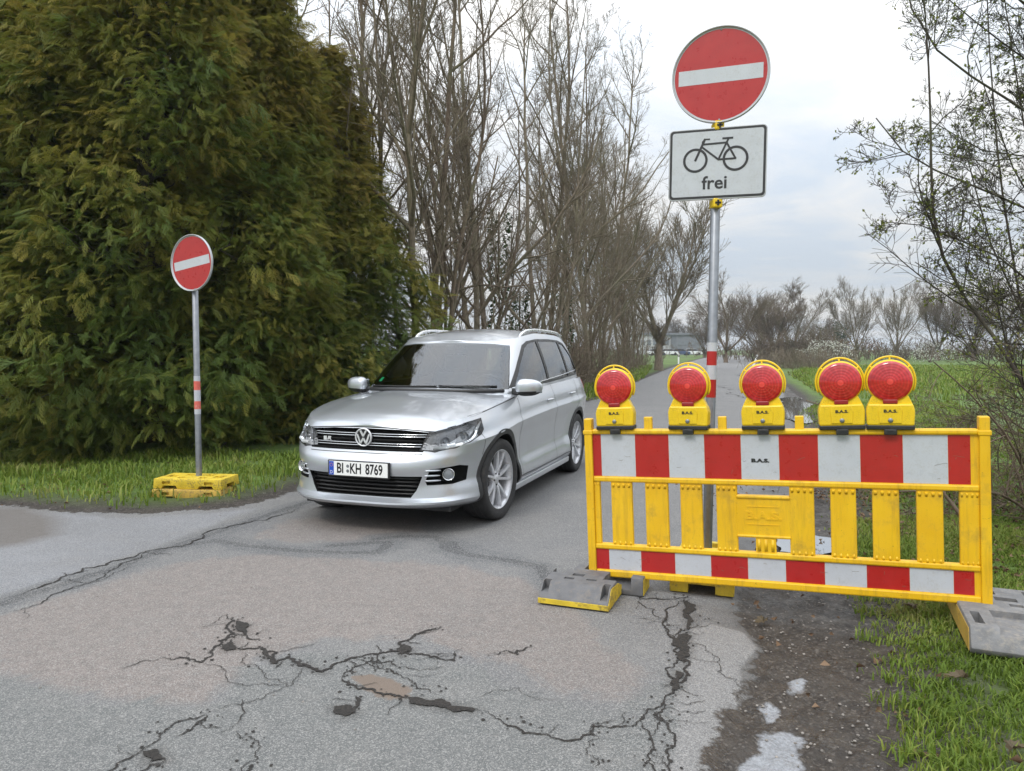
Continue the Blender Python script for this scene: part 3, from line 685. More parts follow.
# thin saplings + bramble thicket beneath the row
def thicket(name, regions, n, hmin, hmax, mat, seed, label, cat, r=.006, lean=.35, leafn=0, lmat=None, arch=0., nsub=5, minr=.0022, kind='stuff'):
    rng = np.random.default_rng(seed); S = []
    for (x0, y0, x1, y1, w) in regions:
        t = rng.uniform(0, 1, n); S.append(np.stack([x0+(x1-x0)*t+rng.normal(0, w, n), y0+(y1-y0)*t+rng.normal(0, w, n), np.full(n, -.02)], 1))
    S = np.concatenate(S); B = len(S); D = np.concatenate([rng.normal(0, lean, (B, 2)), np.ones((B, 1))], 1)
    L = rng.uniform(hmin, hmax, B); P = wander(S, D, L, 7, .13, -arch, rng)
    V, F, tips = grow(P, np.full(B, r), [dict(n=nsub, spread=(.4, 1.1), ratio=.4, k=4, w=.16, up=.02, sides=3, t0=.15, rr=.012), dict(n=3, spread=(.4, 1.), ratio=.45, k=3, w=.16, up=0, sides=3, t0=.1, rr=.01)], seed+1, minr)
    o = link(name, np_mesh(name, V, F, True), None, [mat]); tag(o, label, cat, kind=kind)
    return o, tips
thicket('undergrowth', [(-1.6, 15, 10.6, 62, .9), (-1.2, 15, 3, 30, .6)], 420, .7, 2.4, M_['bark'], 31, 'tangled leafless undergrowth beneath the bare trees', 'undergrowth', r=.010, minr=.005)
o_, tp_ = thicket('sapling_stand', [(-1.4, 15.5, 10.2, 61, .8)], 100, 3., 6.5, M_['bark2'], 33, 'thin leafless saplings crowding between the bare trees', 'saplings', r=.018, lean=.14, minr=.005, nsub=9)
# ivy climbing some trunks
def ivy(x, y, h, seed, lab):
    rng = np.random.default_rng(seed); n = 900; a = rng.uniform(0, 2*PI, n); hh = rng.uniform(0, 1, n)**.8*h
    rad = .16+.10*rng.uniform(0, 1, n)+.05*np.sin(hh*4)
    P = np.stack([rad*np.cos(a), rad*np.sin(a), hh], 1); D = np.stack([np.cos(a), np.sin(a), rng.normal(-.3, .4, n)], 1)
    V, F, t = leaves(P, D, .11, rng); me = np_mesh('ivy', V, F, False, {'tone': t}); o = link('ivy', me, None, [M_['ivy']]); o.location = (x, y, 0)
    s = MB(); s.tube([(.02*math.sin(q), .02*math.cos(q), q*h/6) for q in range(7)], .03, 6); s.build('stem', M_['bark'], o)
    tag(o, lab, 'ivy')
ivy(-.35, 20.5, 5.2, 1, 'dark ivy column climbing a thin trunk just above the car roof')
ivy(1.9, 27, 3.4, 2, 'shorter dark ivy clump on a trunk above the car tail')
ivy(.25, 22.5, 3.2, 3, 'small ivy patch on a trunk above the middle of the car roof')
# ------------------------------------------------------------------ grass
def grass(name, polys, n, hmin, hmax, seed, label, ymax=20, tonebias=0., width=.0042, edge=(-.03, .28)):
    rng = np.random.default_rng(seed); out = []
    for Q, avoid, dens in polys:
        lo, hi = Q.min(0), Q.max(0); hi = np.minimum(hi, [60, ymax])
        P = rng.uniform(lo, hi, (int(n*dens*3), 2)); P = P[sdist(P, Q) < 0]
        m = np.minimum(sdist(P, ROAD), sdist(P, DIRT))+.09*np.sin(P[:, 0]*9+P[:, 1]*4)*np.sin(P[:, 1]*11-P[:, 0]*3)+.06*np.sin(P[:, 1]*23+P[:, 0]*17); P = P[m > rng.uniform(edge[0], edge[1], len(P))]
        # clumpy
        c = np.sin(P[:, 0]*7.1+P[:, 1]*3)*np.sin(P[:, 1]*6.3-P[:, 0]*2.7)+.6*np.sin(P[:, 0]*17+2)*np.sin(P[:, 1]*19)
        c = c+.5*np.sin(P[:, 0]*31+1)*np.sin(P[:, 1]*37); P = P[c > rng.uniform(-1.5, .9, len(P))]; out.append(P[:int(n*dens)])
    P = np.concatenate(out); N = len(P); z = gz(P[:, 0], P[:, 1])
    h = rng.uniform(hmin, hmax, N)*(.75+.5*np.abs(np.sin(P[:, 0]*3.1)*np.cos(P[:, 1]*2.3))); a = rng.uniform(0, 2*PI, N); le = rng.uniform(.15, .95, N)*h
    w = width*(1+P[:, 1]*.10)*rng.uniform(.7, 1.3, N)
    b = np.stack([P[:, 0], P[:, 1], z-.008], 1); d = np.stack([np.cos(a), np.sin(a), 0*a], 1); s = np.stack([-np.sin(a), np.cos(a), 0*a], 1)*w[:, None]
    m1 = b+d*(le*.3)[:, None]+np.array([0, 0, 1])*(h*.6)[:, None]; tp = b+d*le[:, None]+np.array([0, 0, 1])*(h*(.92-.3*le/h*.5))[:, None]
    V = np.stack([b-s, b+s, m1+s*.75, m1-s*.75, tp], 1).reshape(-1, 3); i = (np.arange(N)*5)[:, None]
    F = np.concatenate([i+np.array([0, 1, 2]), i+np.array([0, 2, 3]), i+np.array([3, 2, 4])], 0)
    tn = np.clip(rng.beta(1.7, 1.9, N)+tonebias+.16*np.sin(P[:, 0]*2.7+P[:, 1]*1.9)+.12*np.sin(P[:, 0]*7-P[:, 1]*5)+(rng.uniform(0, 1, N) < .08)*.5, 0, 1)
    tag(link(name, np_mesh(name, V, F, False, {'tone': np.repeat(tn, 5)}), None, [M_['grass']]), label, 'grass', kind='stuff')
LV = np.array([(-11, 7.0), (-9, 6.2), (-4.2, 6.0), (-2.2, 6.5), (.5, 11), (3, 22), (1.2, 22), (-1.5, 14), (-2.3, 11), (-2.6, 9.9), (-11, 9.9)])
RVN = np.array([(.9, 1.6), (2.2, 1.6), (5.2, 3.5), (6.0, 6.2), (2.5, 6.2), (1.9, 4.), (1.1, 2.4)])
RV = np.array([(.9, 1.6), (2.2, 1.7), (5.2, 3.5), (6.8, 8), (9, 14), (12, 20), (8.5, 20), (4.4, 14), (2.9, 8), (1.9, 4.), (1.1, 2.4)])
grass('verge_grass', [(LV, None, 1)], 85000, .04, .15, 5, 'uneven green verge grass in front of the conifer hedge', edge=(.10, .95), tonebias=.08)
grass('roadside_grass', [(RVN, None, .62), (RV, None, .38)], 270000, .018, .072, 6, 'green grass on the right verge around the barrier foot', width=.0030, edge=(-.12, .45), tonebias=.10)
FV = np.array([(8.6, 20), (12, 20), (28, 34), (60, 60), (24, 60), (15, 40)])
grass('meadow_grass', [(FV, None, .6), (np.array([(1.2, 20), (3.1, 20), (11, 58), (9, 58)]), None, .4)], 60000, .10, .30, 7, 'fresh green meadow grass either side of the lane', ymax=60, width=.006)
def litter(name, n, reg, size, seed, label, cond=True):
    rng = np.random.default_rng(seed); P = []
    for (x0, y0, x1, y1, k) in reg: P.append(np.stack([rng.uniform(x0, x1, k), rng.uniform(y0, y1, k)], 1))
    P = np.concatenate(P); z = gz(P[:, 0], P[:, 1])+rng.uniform(.004, .03, len(P)); a = rng.uniform(0, 2*PI, len(P))
    D = np.stack([np.cos(a), np.sin(a), rng.normal(0, .3, len(P))], 1)
    V, F, t = leaves(np.stack([P[:, 0], P[:, 1], z], 1), D, size, rng, cup=.9)
    tag(link(name, np_mesh(name, V, F, False, {'tone': t}), None, [M_['deadleaf']]), label, 'leaf litter', kind='stuff')
litter('leaf_litter', 0, [(2.9, 4.1, 5.5, 7.5, 3600), (1.2, 2.4, 1.9, 4.3, 30), (3.6, 6, 7.5, 12, 3000), (1.7, 4.5, 2.7, 8, 160), (-7, 6.5, -2.6, 9.3, 260), (1.4, 2.2, 2.7, 3.6, 40)], .038, 9, 'brown dead leaves lying along the verges')
rs_ = np.random.default_rng(3)
def stones():
    mb = MB(); 
    for i in range(900):
        if i < 620: x, y = rs_.uniform(.9, 2.2), rs_.uniform(2.3, 5.2)
        elif i < 760: x, y = rs_.uniform(-3.3, -2.2), rs_.uniform(7.0, 8.4)
        else: x, y = rs_.uniform(-7, 2), rs_.uniform(2.4, 7)
        if i < 620 and sdist(np.array([[x, y]]), DIRT)[0] > .02: continue
        r = rs_.uniform(.002, .0085)*(1 if i < 620 else .8); b = bmesh.new(); bmesh.ops.create_icosphere(b, subdivisions=1, radius=r)
        for v in b.verts: v.co = Vector((v.co.x*rs_.uniform(.7, 1.3), v.co.y*rs_.uniform(.7, 1.3), v.co.z*rs_.uniform(.4, .8)))
        z = float(gz(x, y)[0])-(.02 if i < 620 else 0); mb.bm(b, 0, False, Matrix.Translation((x, y, z+r*.3))@Matrix.Rotation(rs_.uniform(0, 6), 4, 'Z'))
    tag(mb.build('gravel', M_['stone']), 'loose gravel on the crumbling shoulder and asphalt', 'gravel', kind='stuff')
M_['stone'] = pm('stone_grey', (.22, .20, .18), .85, var=.4, scale=30)
stones()
# ------------------------------------------------------------------ solid cutting
def evaluated(o, mods):
    for k, v in mods:
        m = o.modifiers.new(k, v.pop('type'))
        for a, b in v.items(): setattr(m, a, b)
    bpy.context.view_layer.update()
    dg = bpy.context.evaluated_depsgraph_get(); me = bpy.data.meshes.new_from_object(o.evaluated_get(dg)); return me
def cut(target, cutters, op='DIFFERENCE', slf=False):
    """target, cutters: temporary objects; returns the mesh"""
    me = evaluated(target, [('b%d' % i, dict(type='BOOLEAN', operation=op, solver='EXACT', use_self=slf, object=c)) for i, c in enumerate(cutters)])
    for c in cutters: bpy.data.objects.remove(c)
    bpy.data.objects.remove(target); return me
def shade(me, ang=R(32)):
    b = bmesh.new(); b.from_mesh(me); b.normal_update()
    for f in b.faces: f.smooth = True
    for e in b.edges: e.smooth = len(e.link_faces) == 2 and e.calc_face_angle(0) < ang
    b.to_mesh(me); b.free()
# ------------------------------------------------------------------ sign bases
def base_mesh(mat, L=.82, Wd=.40, Hh=.115):
    mb = MB(); h = L/2
    mb.prism([(-h, 0), (-h+.10, 0), (-h+.12, .035), (-.14, .035), (-.12, 0), (.12, 0), (.14, .035), (h-.12, .035), (h-.10, 0), (h, 0), (h-.012, Hh), (-h+.012, Hh)], -Wd/2, Wd/2, bev=.006)
    t = mb.build('sign_base', [mat])
    cs = []
    for sx in (-1, 1):
        for a, b, c, d in ((.08, .17, -.13, -.05), (.08, .17, .05, .13), (.22, .34, -.06, .06)):
            q = MB(); x0, x1 = sorted((sx*a, sx*b)); q.box((x0, c, Hh-.045), (x1, d, Hh+.05)); cs.append(q.build('c', [mat]))
        q = MB(); q.box((sx*.25-.05, -Wd/2-.05, .05), (sx*.25+.05, -Wd/2+.03, .085)); cs.append(q.build('c', [mat]))
        q = MB(); q.box((sx*.25-.05, Wd/2-.03, .05), (sx*.25+.05, Wd/2+.05, .085)); cs.append(q.build('c', [mat]))
    for a, b in ((-h-.1, -h+.14), (h-.14, h+.1)): q = MB(); q.box((a, -.085, -.05), (b, .085, .048)); cs.append(q.build('c', [mat]))
    me = cut(t, cs); shade(me); return me
b_bright = base_mesh(M_['yellow_old'])
M_['ochre'] = pm('ochre_worn_plastic', (.50, .33, .06), .7, var=.2, scale=9, dirt=.9, dcol=(.14, .10, .07), bump=.3, bd=.004)
b_ochre = b_bright.copy(); b_ochre.materials.clear(); b_ochre.materials.append(M_['ochre'])
def obj(name, me, loc=(0, 0, 0), rz=0, parent=None):
    o = bpy.data.objects.new(name, me); COL.objects.link(o); o.location = loc; o.rotation_euler = (0, 0, rz)
    if parent: o.parent = parent
    return o
# ------------------------------------------------------------------ signs
def disc(parent, D, z, rot, roll, y=-.036):
    Rr = D/2; p = empty('sign_disc_mount', (0, 0, 0)); bpy.data.objects.remove(p)
    mb = MB(); mb.lathe([(0, .004), (Rr-.008, .004), (Rr, 0), (Rr, -.022), (Rr-.004, -.024), (Rr-.007, -.022), (Rr-.009, -.008), (0, -.008)], 72)
    d = mb.build('sign_disc', M_['alu'], parent); d.location = (0, y, z); d.rotation_euler = (0, roll, rot)
    w = MB(); w.lathe([(Rr-.030, -.0092), (Rr-.010, -.0092)], 72); w.build('white_rim', M_['film_white'], d)
    # red face as a ring round the bar opening is one flat film, the bar lies on it
    r = MB(); r.lathe([(0, -.0096), (Rr-.017, -.0096)], 72); r.build('red_face', M_['film_red'], d)
    b = MB(); b.box((-Rr*.86, -.0104, -Rr*.155), (Rr*.86, -.0098, Rr*.155)); b.build('white_bar', M_['film_white'], d)
    s = MB()
    for zz in (Rr*.93, -Rr*.93): s = MB(); s.lathe([(0, -.0125), (.006, -.012), (.007, -.0098)], 12, c=(0, 0, zz)); s.build('screw', M_['galv'], d)
    return d
def pole(parent, z0, z1, r=.030, bands=()):
    mb = MB(); mb.lathe([(r, z0), (r, z1-.004), (r-.004, z1), (0, z1)], 24, 'Z'); p = mb.build('pole', M_['galv'], parent)
    for a, b, m in bands:
        q = MB(); q.lathe([(r+.0012, a), (r+.0012, b)], 24, 'Z'); q.build('reflective_sleeve', M_[m], p)
    return p
def clamp(parent, z):
    mb = MB(); mb.box((-.030, -.062, z-.030), (.030, .040, z+.030), 0, .010); mb.box((-.018, -.068, z-.006), (.018, -.060, z+.006), 1, .002); mb.box((-.006, -.068, z-.018), (.006, -.0605, z+.018), 1, .002)
    mb.build('clamp', [M_['yellow_lamp'], M_['black']], parent)
Yp = 4.73; P0 = At(707, 560, Yp); P1 = At(718.5, 73, Yp); lean = math.atan2(P1.x-P0.x, P1.z-P0.z)
T1 = empty('no_entry_sign', (P0.x-lean*P0.z, Yp, .0), (0, lean, 0)); tag(T1, 'tall pole behind the yellow barrier with red no entry disc over a white bicycle panel', 'traffic sign')
pole(T1, .06, P1.z+.22, bands=[(1.435, 1.49, 'film_white'), (1.345, 1.435, 'film_red'), (1.255, 1.345, 'film_white'), (1.14, 1.255, 'film_red')])
M_['red_faded'] = pm('faded_red_film', (.60, .12, .09), .5, var=.2, scale=20, dirt=.5, dcol=(.55, .5, .5))
dz = P1.z-.03; disc(T1, .59, dz, R(-21), R(0), y=-.045)
zp = At(717, 163.5, Yp).z-.012
def plate_sign(parent, z, rot):
    def rr(w, h, r, n=6): return [(sx*(w/2-r)+r*math.cos(a), sz*(h/2-r)+r*math.sin(a)) for sx, sz, a0 in ((1, 1, 0), (-1, 1, 90), (-1, -1, 180), (1, -1, 270)) for a in [R(a0+90*i/n) for i in range(n+1)]]
    mb = MB(); mb.prism(rr(.618, .462, .03), -.012, .006, bev=.002); p = mb.build('panel', M_['alu'], parent); p.location = (-.008, -.045, z); p.rotation_euler = (0, 0, rot); p.scale = (.955, 1, .955)
    k = MB(); k.prism(rr(.604, .448, .024), -.0132, -.0125); k.build('black_border', M_['ink'], p)
    k = MB(); k.prism(rr(.574, .418, .016), -.0144, -.0134); k.build('white_face', M_['film_white'], p)
    b = MB(); S = .00172
    def C(x, y): return ((x-251)*S, -.0156, -(y-(566-(x-251)*.085))*S+.006)
    wv = .0078
    for c, r_ in ((C(171, 562), .071), (C(318, 550), .073)):
        b.lathe([(r_-wv, c[1]-.0002), (r_+wv, c[1]-.0002)], 40, c=(c[0], 0, c[2]))
    def line(pts, w=.0074):
        for a, q in zip(pts, pts[1:]):
            a, q = Vector(C(*a)), Vector(C(*q)); d = (q-a).normalized(); n_ = Vector((-d.z, 0, d.x))*w; a2 = a-d*w*.6; q2 = q+d*w*.6
            b.add([a2-n_, q2-n_, q2+n_, a2+n_], [[0, 1, 2, 3]])
    line([(171, 562), (205, 482)]); line([(205, 482), (222, 481)], .005); line([(205, 482), (197, 492), (196, 503)], .0055)
    for k2, sg in enumerate(([(200, 501), (284, 492)], [(196, 512), (256, 556)], [(256, 556), (290, 480)], [(256, 556), (318, 550)], [(286, 494), (318, 550)])):
        b.add([], []); line(sg, .0062)
    line([(271, 477), (306, 474)], .0062); 
    # each stroke a hair in front of the one before, so no two share a plane
    for i in range(0, len(b.v)): pass
    nb = len(b.v)
    for fi, f in enumerate(b.f):
        if len(f) == 4 and fi >= 80:
            for i in f: v = b.v[i]; b.v[i] = (v[0], v[1]-.00005*(fi-79), v[2])
    b.build('bicycle_symbol', M_['ink'], p, fix=False)
    v, f = text_mb('frei', .118, .0006, 1.02, .0022); t = MB(); t.add([(x-.012, y-.0152, zz-.128) for x, y, zz in v], f); t.build('lettering', M_['ink'], p)
plate_sign(T1, zp, R(-18)); clamp(T1, (zp+.222+dz-.295)/2); clamp(T1, zp-.243)
o = obj('sign_base', b_bright, (P0.x-.02, Yp-.06, .004), R(-18.8+90)); o.scale = (.95, .93, 1.1); tag(o, 'yellow plastic sign foot under the tall pole behind the barrier', 'sign base')
Y2 = 7.25; P0 = At(199, 476, Y2); P1 = At(195.5, 262.5, Y2)
T2 = empty('no_entry_sign', (P0.x, Y2, 0)); tag(T2, 'small lone no entry sign on a bare metal pole in front of the conifer hedge', 'traffic sign')
def z2(y): return At(195, y, Y2).z
pole(T2, .06, P1.z+.2, .029, bands=[(z2(381), z2(376), 'film_white'), (z2(390), z2(381), 'red_faded'), (z2(401), z2(390), 'film_white'), (z2(409), z2(401), 'red_faded'), (z2(414), z2(409), 'film_white')])
disc(T2, .545, P1.z-.01, R(-25), R(-8), y=-.045)
c2 = G(194, 488)
o = obj('sign_base', b_ochre, (P0.x-.02, Y2-.05, .004), R(-4)); o.scale = (.86, .86, .84); tag(o, 'lower ochre foot of the two stacked under the small sign', 'sign base', 'stacked feet of the small sign')
o = obj('sign_base', b_bright, (P0.x-.01, Y2-.03, .103), R(-7)); o.scale = (.86, .86, .84); tag(o, 'upper bright yellow foot of the two stacked under the small sign', 'sign base', 'stacked feet of the small sign')
# ------------------------------------------------------------------ barrier
BU = Vector((.927, -.373, .041)).normalized(); BL = 2.095; B0 = Vector((.480, 4.46, .074))
Bn = Vector((.373, .927, 0)).normalized(); Bv = BU.cross(Bn).normalized(); Bn = Bv.cross(BU)
BM = Matrix((BU, Bn, Bv)).transposed().to_4x4(); BM.translation = B0
def uof(px):
    k = (px-512)/CF; return (k*4.5-.480)/(.927+k*.373)
def make_barrier():
    T = empty('barrier_fence', B0); T.rotation_euler = BM.to_euler()
    tag(T, 'yellow plastic road barrier with red and white bands blocking the right half of the lane', 'barrier')
    mb = MB(); u0, u1 = .045, BL-.045
    def rail(z0, z1, y=.026, b=.008, a=u0, c=u1): mb.box((a, -y, z0), (c, y, z1), 0, b)
    rail(.0, .042); rail(.168, .200, .024); rail(.575, .607, .024); rail(.862, .892, .028, .010)
    mb.box((u0, -.012, .038), (u1, .012, .172), 0); mb.box((u0, -.012, .603), (u1, .012, .866), 0)
    gaps = [(604, 615), (636, 649), (672, 684), (706, 720), (741, 793), (818, 834), (860, 876), (903, 920), (947, 963)]
    ed = [u0]
    for a, b_ in gaps: ed += [uof(a), uof(b_)]
    ed.append(u1)
    for i in range(0, len(ed), 2):
        a, c = ed[i], ed[i+1]; mb.box((a, -.016, .196), (c, .016, .580), 0, .007)
        n = 4; w = (c-a)/n
        for k in range(n):
            mb.tube([(a+w*(k+.5), -.012, .545), (a+w*(k+.5), -.019, .565)], [w*.26, w*.26], 8)
            mb.tube([(a+w*(k+.5), -.017, .200), (a+w*(k+.5), -.010, .220)], [w*.22, w*.2], 8)
    a, c = uof(741), uof(793); wl, wr = uof(758.5), uof(779)
    mb.box((a-.01, -.014, .285), (c+.01, .014, .508), 0, .005); mb.box((wl, -.016, .196), (wr, .016, .29), 0, .005)
    rail(.502, .520, .022, .006, a-.005, c+.005); rail(.282, .298, .022, .006, a-.005, c+.005)
    for k in range(3): mb.tube([(wl+(wr-wl)*(k+.5)/3, -.013, .21), (wl+(wr-wl)*(k+.5)/3, -.013, .275)], .010, 8)
    mb.build('frame', M_['yellow'], T)
    lg = MB(); cx = (a+c)/2; v, f = text_mb('B.A.S.', .062, .004, 1.35, .002); lg.add([(x+cx, y-.0155, z+.405) for x, y, z in v], f)
    for zz in (.455, .355): lg.box((cx-.085, -.0165, zz), (cx+.085, -.013, zz+.004))
    lg.build('embossed_lettering', M_['yellow'], T)
    for s, x in ((0, .022), (1, BL-.022)):
        p = MB(); p.box((x-.024, -.03, -.035 if s == 0 else -.03), (x+.024, .03, .955), 0, .006); p.box((x-.030, -.034, .86), (x+.030, .034, .885), 0, .004)
        p.tube([(x, 0, -.075), (x, 0, -.02)], .019, 12); p.build('post', M_['yellow'], T)
    for px in (654, 728, 805):
        p = MB(); u = uof(px); p.box((u-.023, -.018, .888), (u+.023, .018, .962), 0, .004); p.build('lamp_peg', M_['yellow'], T)
    def band(z0, z1, px, name, red0=True):
        for side in (-1, 1):
            g = MB(); e = [uof(q) for q in px]
            for i, (p, q) in enumerate(zip(e, e[1:])):
                y = side*.0128; g.box((p+.0004, min(y, y-side*.0007), z0), (q-.0004, max(y, y-side*.0007), z1), i % 2)
            if side < 0:
                rq = random.Random(int(z0*1000))
                for i in range(14):
                    u = rq.uniform(.1, 2.); z = rq.uniform(z0+.02, z1-.02); L = rq.uniform(.01, .06); a_ = rq.uniform(-.5, .5) if rq.random() < .6 else 1.4; L = min(L, (z1-z0)*.3)
                    g.tube([(u+L*q*math.cos(a_), -.01300, z+L*q*math.sin(a_)*.6+.003*math.sin(q*4+i)) for q in (0, .33, .66, 1)], .0008, 4, 2)
            g.build(name, [M_['film_red'], M_['film_white'], M_['scuff']], T)
    band(.609, .860, (592, 606.5, 640.5, 674, 709.5, 746, 784, 823, 865, 907.5, 952.5, 975), 'upper_reflective_band')
    band(.044, .166, (595, 611, 643, 677, 713, 750, 788, 827, 869, 912, 956, 977), 'lower_reflective_band')
    v, f = text_mb('B.A.S.', .027, .0006, 1.5, .0016); t = MB(); t.add([(x+uof(765), y-.0142, z+.715) for x, y, z in v], f); t.build('lettering', M_['ink'], T)
    return T
M_['scuff'] = pm('scuff_marks', (.16, .13, .09), .8)
make_barrier()
def lamp():
    T = empty('warning_lamp'); zc = .248
    b = MB(); b.prism([(-.110, .018), (.110, .018), (.114, .095), (.104, .132), (-.104, .132), (-.114, .095)], -.046, .046, bev=.009)
    b.prism([(-.106, .125), (.106, .125), (.090, .160), (.080, .180), (-.080, .180), (-.090, .160)], -.028, .028, bev=.004)
    b.prism([(-.052, .03), (.052, .03), (.056, .095), (.046, .126), (-.046, .126), (-.056, .095)], -.051, .051, bev=.004)
    b.lathe([(.105, -.030), (.111, -.027), (.113, 0), (.111, .027), (.105, .030)], 56, c=(0, 0, zc)); b.lathe([(.105, -.030), (.105, .030)], 56, c=(0, 0, zc))
    b.build('housing', M_['yellow_lamp'], T)
    f = MB(); f.box((-.112, -.048, -.002), (.112, .048, .020), 0, .004); f.box((-.03, -.05, -.03), (.03, .05, 0), 0, .004); f.build('base_clip', M_['black'], T)
    l = MB()
    for s in (-1, 1):
        pr = [(.1055, s*.024), (.104, s*.034), (.090, s*.038), (.058, s*.043), (.028, s*.046), (.012, s*.048), (.0005, s*.0475)]
        l.lathe(pr, 56)
    o = l.build('lens', M_['lens'], T); o.location = (0, 0, zc)
    k = MB(); k.box((-.034, -.044, zc-.116), (.034, -.030, zc-.094), 0, .004); k.build('lens_catch', M_['lens_dark'], T)
    h = MB(); pts = [(.119*math.cos(a), 0, zc+.119*math.sin(a)+.010*max(0, math.sin(a))) for a in [R(-25+230*i/36) for i in range(37)]]
    h.tube(pts, .0052, 8); pts2 = [(.119*math.cos(a), -.018, zc+.107*math.sin(a)) for a in [R(18+144*i/30) for i in range(31)]]
    for a in (40, 90, 140): h.tube([(.110*math.cos(R(a)), -.01, zc+.110*math.sin(R(a))), (.122*math.cos(R(a)), 0, zc+.125*math.sin(R(a)))], .0045, 6)
    h.build('carrying_hoop', M_['yellow_lamp'], T)
    c = MB(); c.lathe([(.012, -.051), (.012, -.056), (.008, -.0585), (0, -.0585)], 16, c=(0, 0, .047)); c.build('bolt', M_['galv'], T)
    v, fa = text_mb('B.A.S.', .021, .0006, 1.3, .0009); t = MB(); t.add([(x, y-.0522, z+.094) for x, y, z in v], fa); t.build('lettering', M_['ink'], T)
    return T
M_['lens_dark'] = pm('dark_red_plastic', (.25, .01, .012), .35)
lab = ['red warning lamp at the left end of the barrier, beside the car', 'red warning lamp right in front of the striped sign pole', 'red warning lamp above the middle of the barrier with a puddle behind it',
       'left one of the two warning lamps standing side by side on the barrier', 'rightmost warning lamp, touching its neighbour, green field behind it']
L0 = lamp()
for i, (px, tw, du) in enumerate(((618.5, 2, 0), (691.5, -3, 0), (765.5, 0, 0), (843.5, 3, 0), (892, -2, 0))):
    o = L0 if i == 0 else copy_tree(L0)
    o.location = BM @ Vector((uof(px+3.5), .0, .893)); e = (BM.to_3x3() @ Matrix.Rotation(R(tw), 3, 'Z') @ Matrix.Rotation(R((-.6, .8, 0, -.8, .6)[i]), 3, 'Y')).to_euler(); o.rotation_euler = e
    tag(o, lab[i], 'warning lamp', 'red warning lamps on the barrier')
def foot_left():
    mb = MB(); mb.prism([(-.19, 0), (-.19, .035), (-.115, .112), (.14, .112), (.14, 0)], -.205, .20, plane='YZ', bev=.006)
    mb.prism([(.13, 0), (.13, .105), (.31, .105), (.34, .04), (.34, 0)], -.10, .33, plane='YZ', bev=.006)
    t = mb.build('weight_block', [M_['rubber']]); cs = []
    for a, b in (((-.20, .06, .05), (-.12, .17, .2)), ((-.07, .03, .05), (.0, .075, .2)), ((-.10, -.045, .06), (-.04, -.01, .2)), ((.03, -.03, .06), (.09, .0, .2)), ((.12, .02, .03), (.26, .30, .2)), ((.15, -.3, .05), (.19, -.06, .2)), ((-.195, -.3, .06), (-.155, -.08, .2)), ((-.04, .2, .04), (.04, .30, .2))):
        q = MB(); q.box(a, b); cs.append(q.build('c', [M_['rubber']]))
    return cut(t, cs, slf=True)
me = foot_left(); shade(me)
FT = obj('weight_block', me, (*G(582, 598), .006), R(-21)); tag(FT, 'grey rubber barrier foot with bright yellow edge at the left end of the barrier', 'barrier weight')
s = MB(); s.box((-.206, -.1935, .004), (.201, -.1895, .034), 0, .0015); s.prism([(-.188, .003), (.138, .003), (.138, .055), (.05, .09), (-.118, .106), (-.186, .034)], .2005, .2035, plane='YZ'); s.prism([(.14, .003), (.325, .003), (.30, .095), (.14, .095)], .3305, .3335, plane='YZ')
s.build('yellow_edge', M_['yellow_old'], FT)
v, f = text_mb('TYP KLEMMFIX', .022, .002, 1.2, .0005); s = MB(); Mx = Matrix.Translation((0, -.152, .078))@Matrix.Rotation(R(-45.8), 4, 'X')
s.add([Mx@Vector((x, y, z)) for x, y, z in v], f)
for k in (-.016, .02): pass
def foot_right():
    mb = MB(); mb.prism([(-.50, 0), (-.52, .03), (-.46, .12), (.22, .12), (.27, .04), (.26, 0)], -.13, .45, plane='YZ', bev=.008)
    t = mb.build('weight_block', [M_['rubber']]); cs = []
    for a, b in (((-.08, .08, .05), (.07, .20, .2)), ((.05, -.02, .06), (.15, .04, .2)), ((-.03, -.06, .06), (.03, .0, .2)), ((.10, -.10, .06), (.16, -.06, .2)), ((.20, -.02, .03), (.40, .18, .2)), ((-.01, -.48, .09), (.30, -.20, .2)), ((-.10, -.42, .07), (-.06, -.25, .2)), ((-.2, -.2, .0), (-.10, .1, .05))):
        q = MB(); q.box(a, b); cs.append(q.build('c', [M_['rubber2']]))
    return cut(t, cs)
M_['rubber2'] = pm('weathered_rubber', (.17, .17, .172), .8, var=.25, scale=14, dirt=.7, dcol=(.30, .27, .23), bump=.5, bd=.004)
me = foot_right(); me.materials.clear(); me.materials.append(M_['rubber2']); shade(me)
F2 = obj('weight_block', me, (*G(982, 630), .05), R(-23)); tag(F2, 'worn grey rubber barrier foot lying in the grass at the right end of the barrier', 'barrier weight')
s = MB(); s.prism([(-.48, .004), (.24, .004), (.20, .10), (-.45, .10)], -.1335, -.1305, plane='YZ'); s.build('faded_yellow_edge', M_['ochre'], F2)
# ------------------------------------------------------------------ the car
def cur(xs, ys):
    xs = np.array(xs, float); ys = np.array(ys, float)
    if xs[0] > xs[-1]: xs, ys = xs[::-1], ys[::-1]
    h = np.diff(xs); d = np.diff(ys)/h; m = np.zeros(len(xs)); m[0] = d[0]; m[-1] = d[-1]
    for i in range(1, len(xs)-1): m[i] = 0 if d[i-1]*d[i] <= 0 else 3*(h[i-1]+h[i])/((2*h[i]+h[i-1])/d[i-1]+(h[i]+2*h[i-1])/d[i])
    def f(x):
        x = np.clip(x, xs[0], xs[-1]); i = np.clip(np.searchsorted(xs, x, side='right')-1, 0, len(xs)-2); t = (x-xs[i])/h[i]
        return ys[i]*(2*t**3-3*t*t+1)+h[i]*m[i]*(t**3-2*t*t+t)+ys[i+1]*(-2*t**3+3*t*t)+h[i]*m[i+1]*(t**3-t*t)
    return f
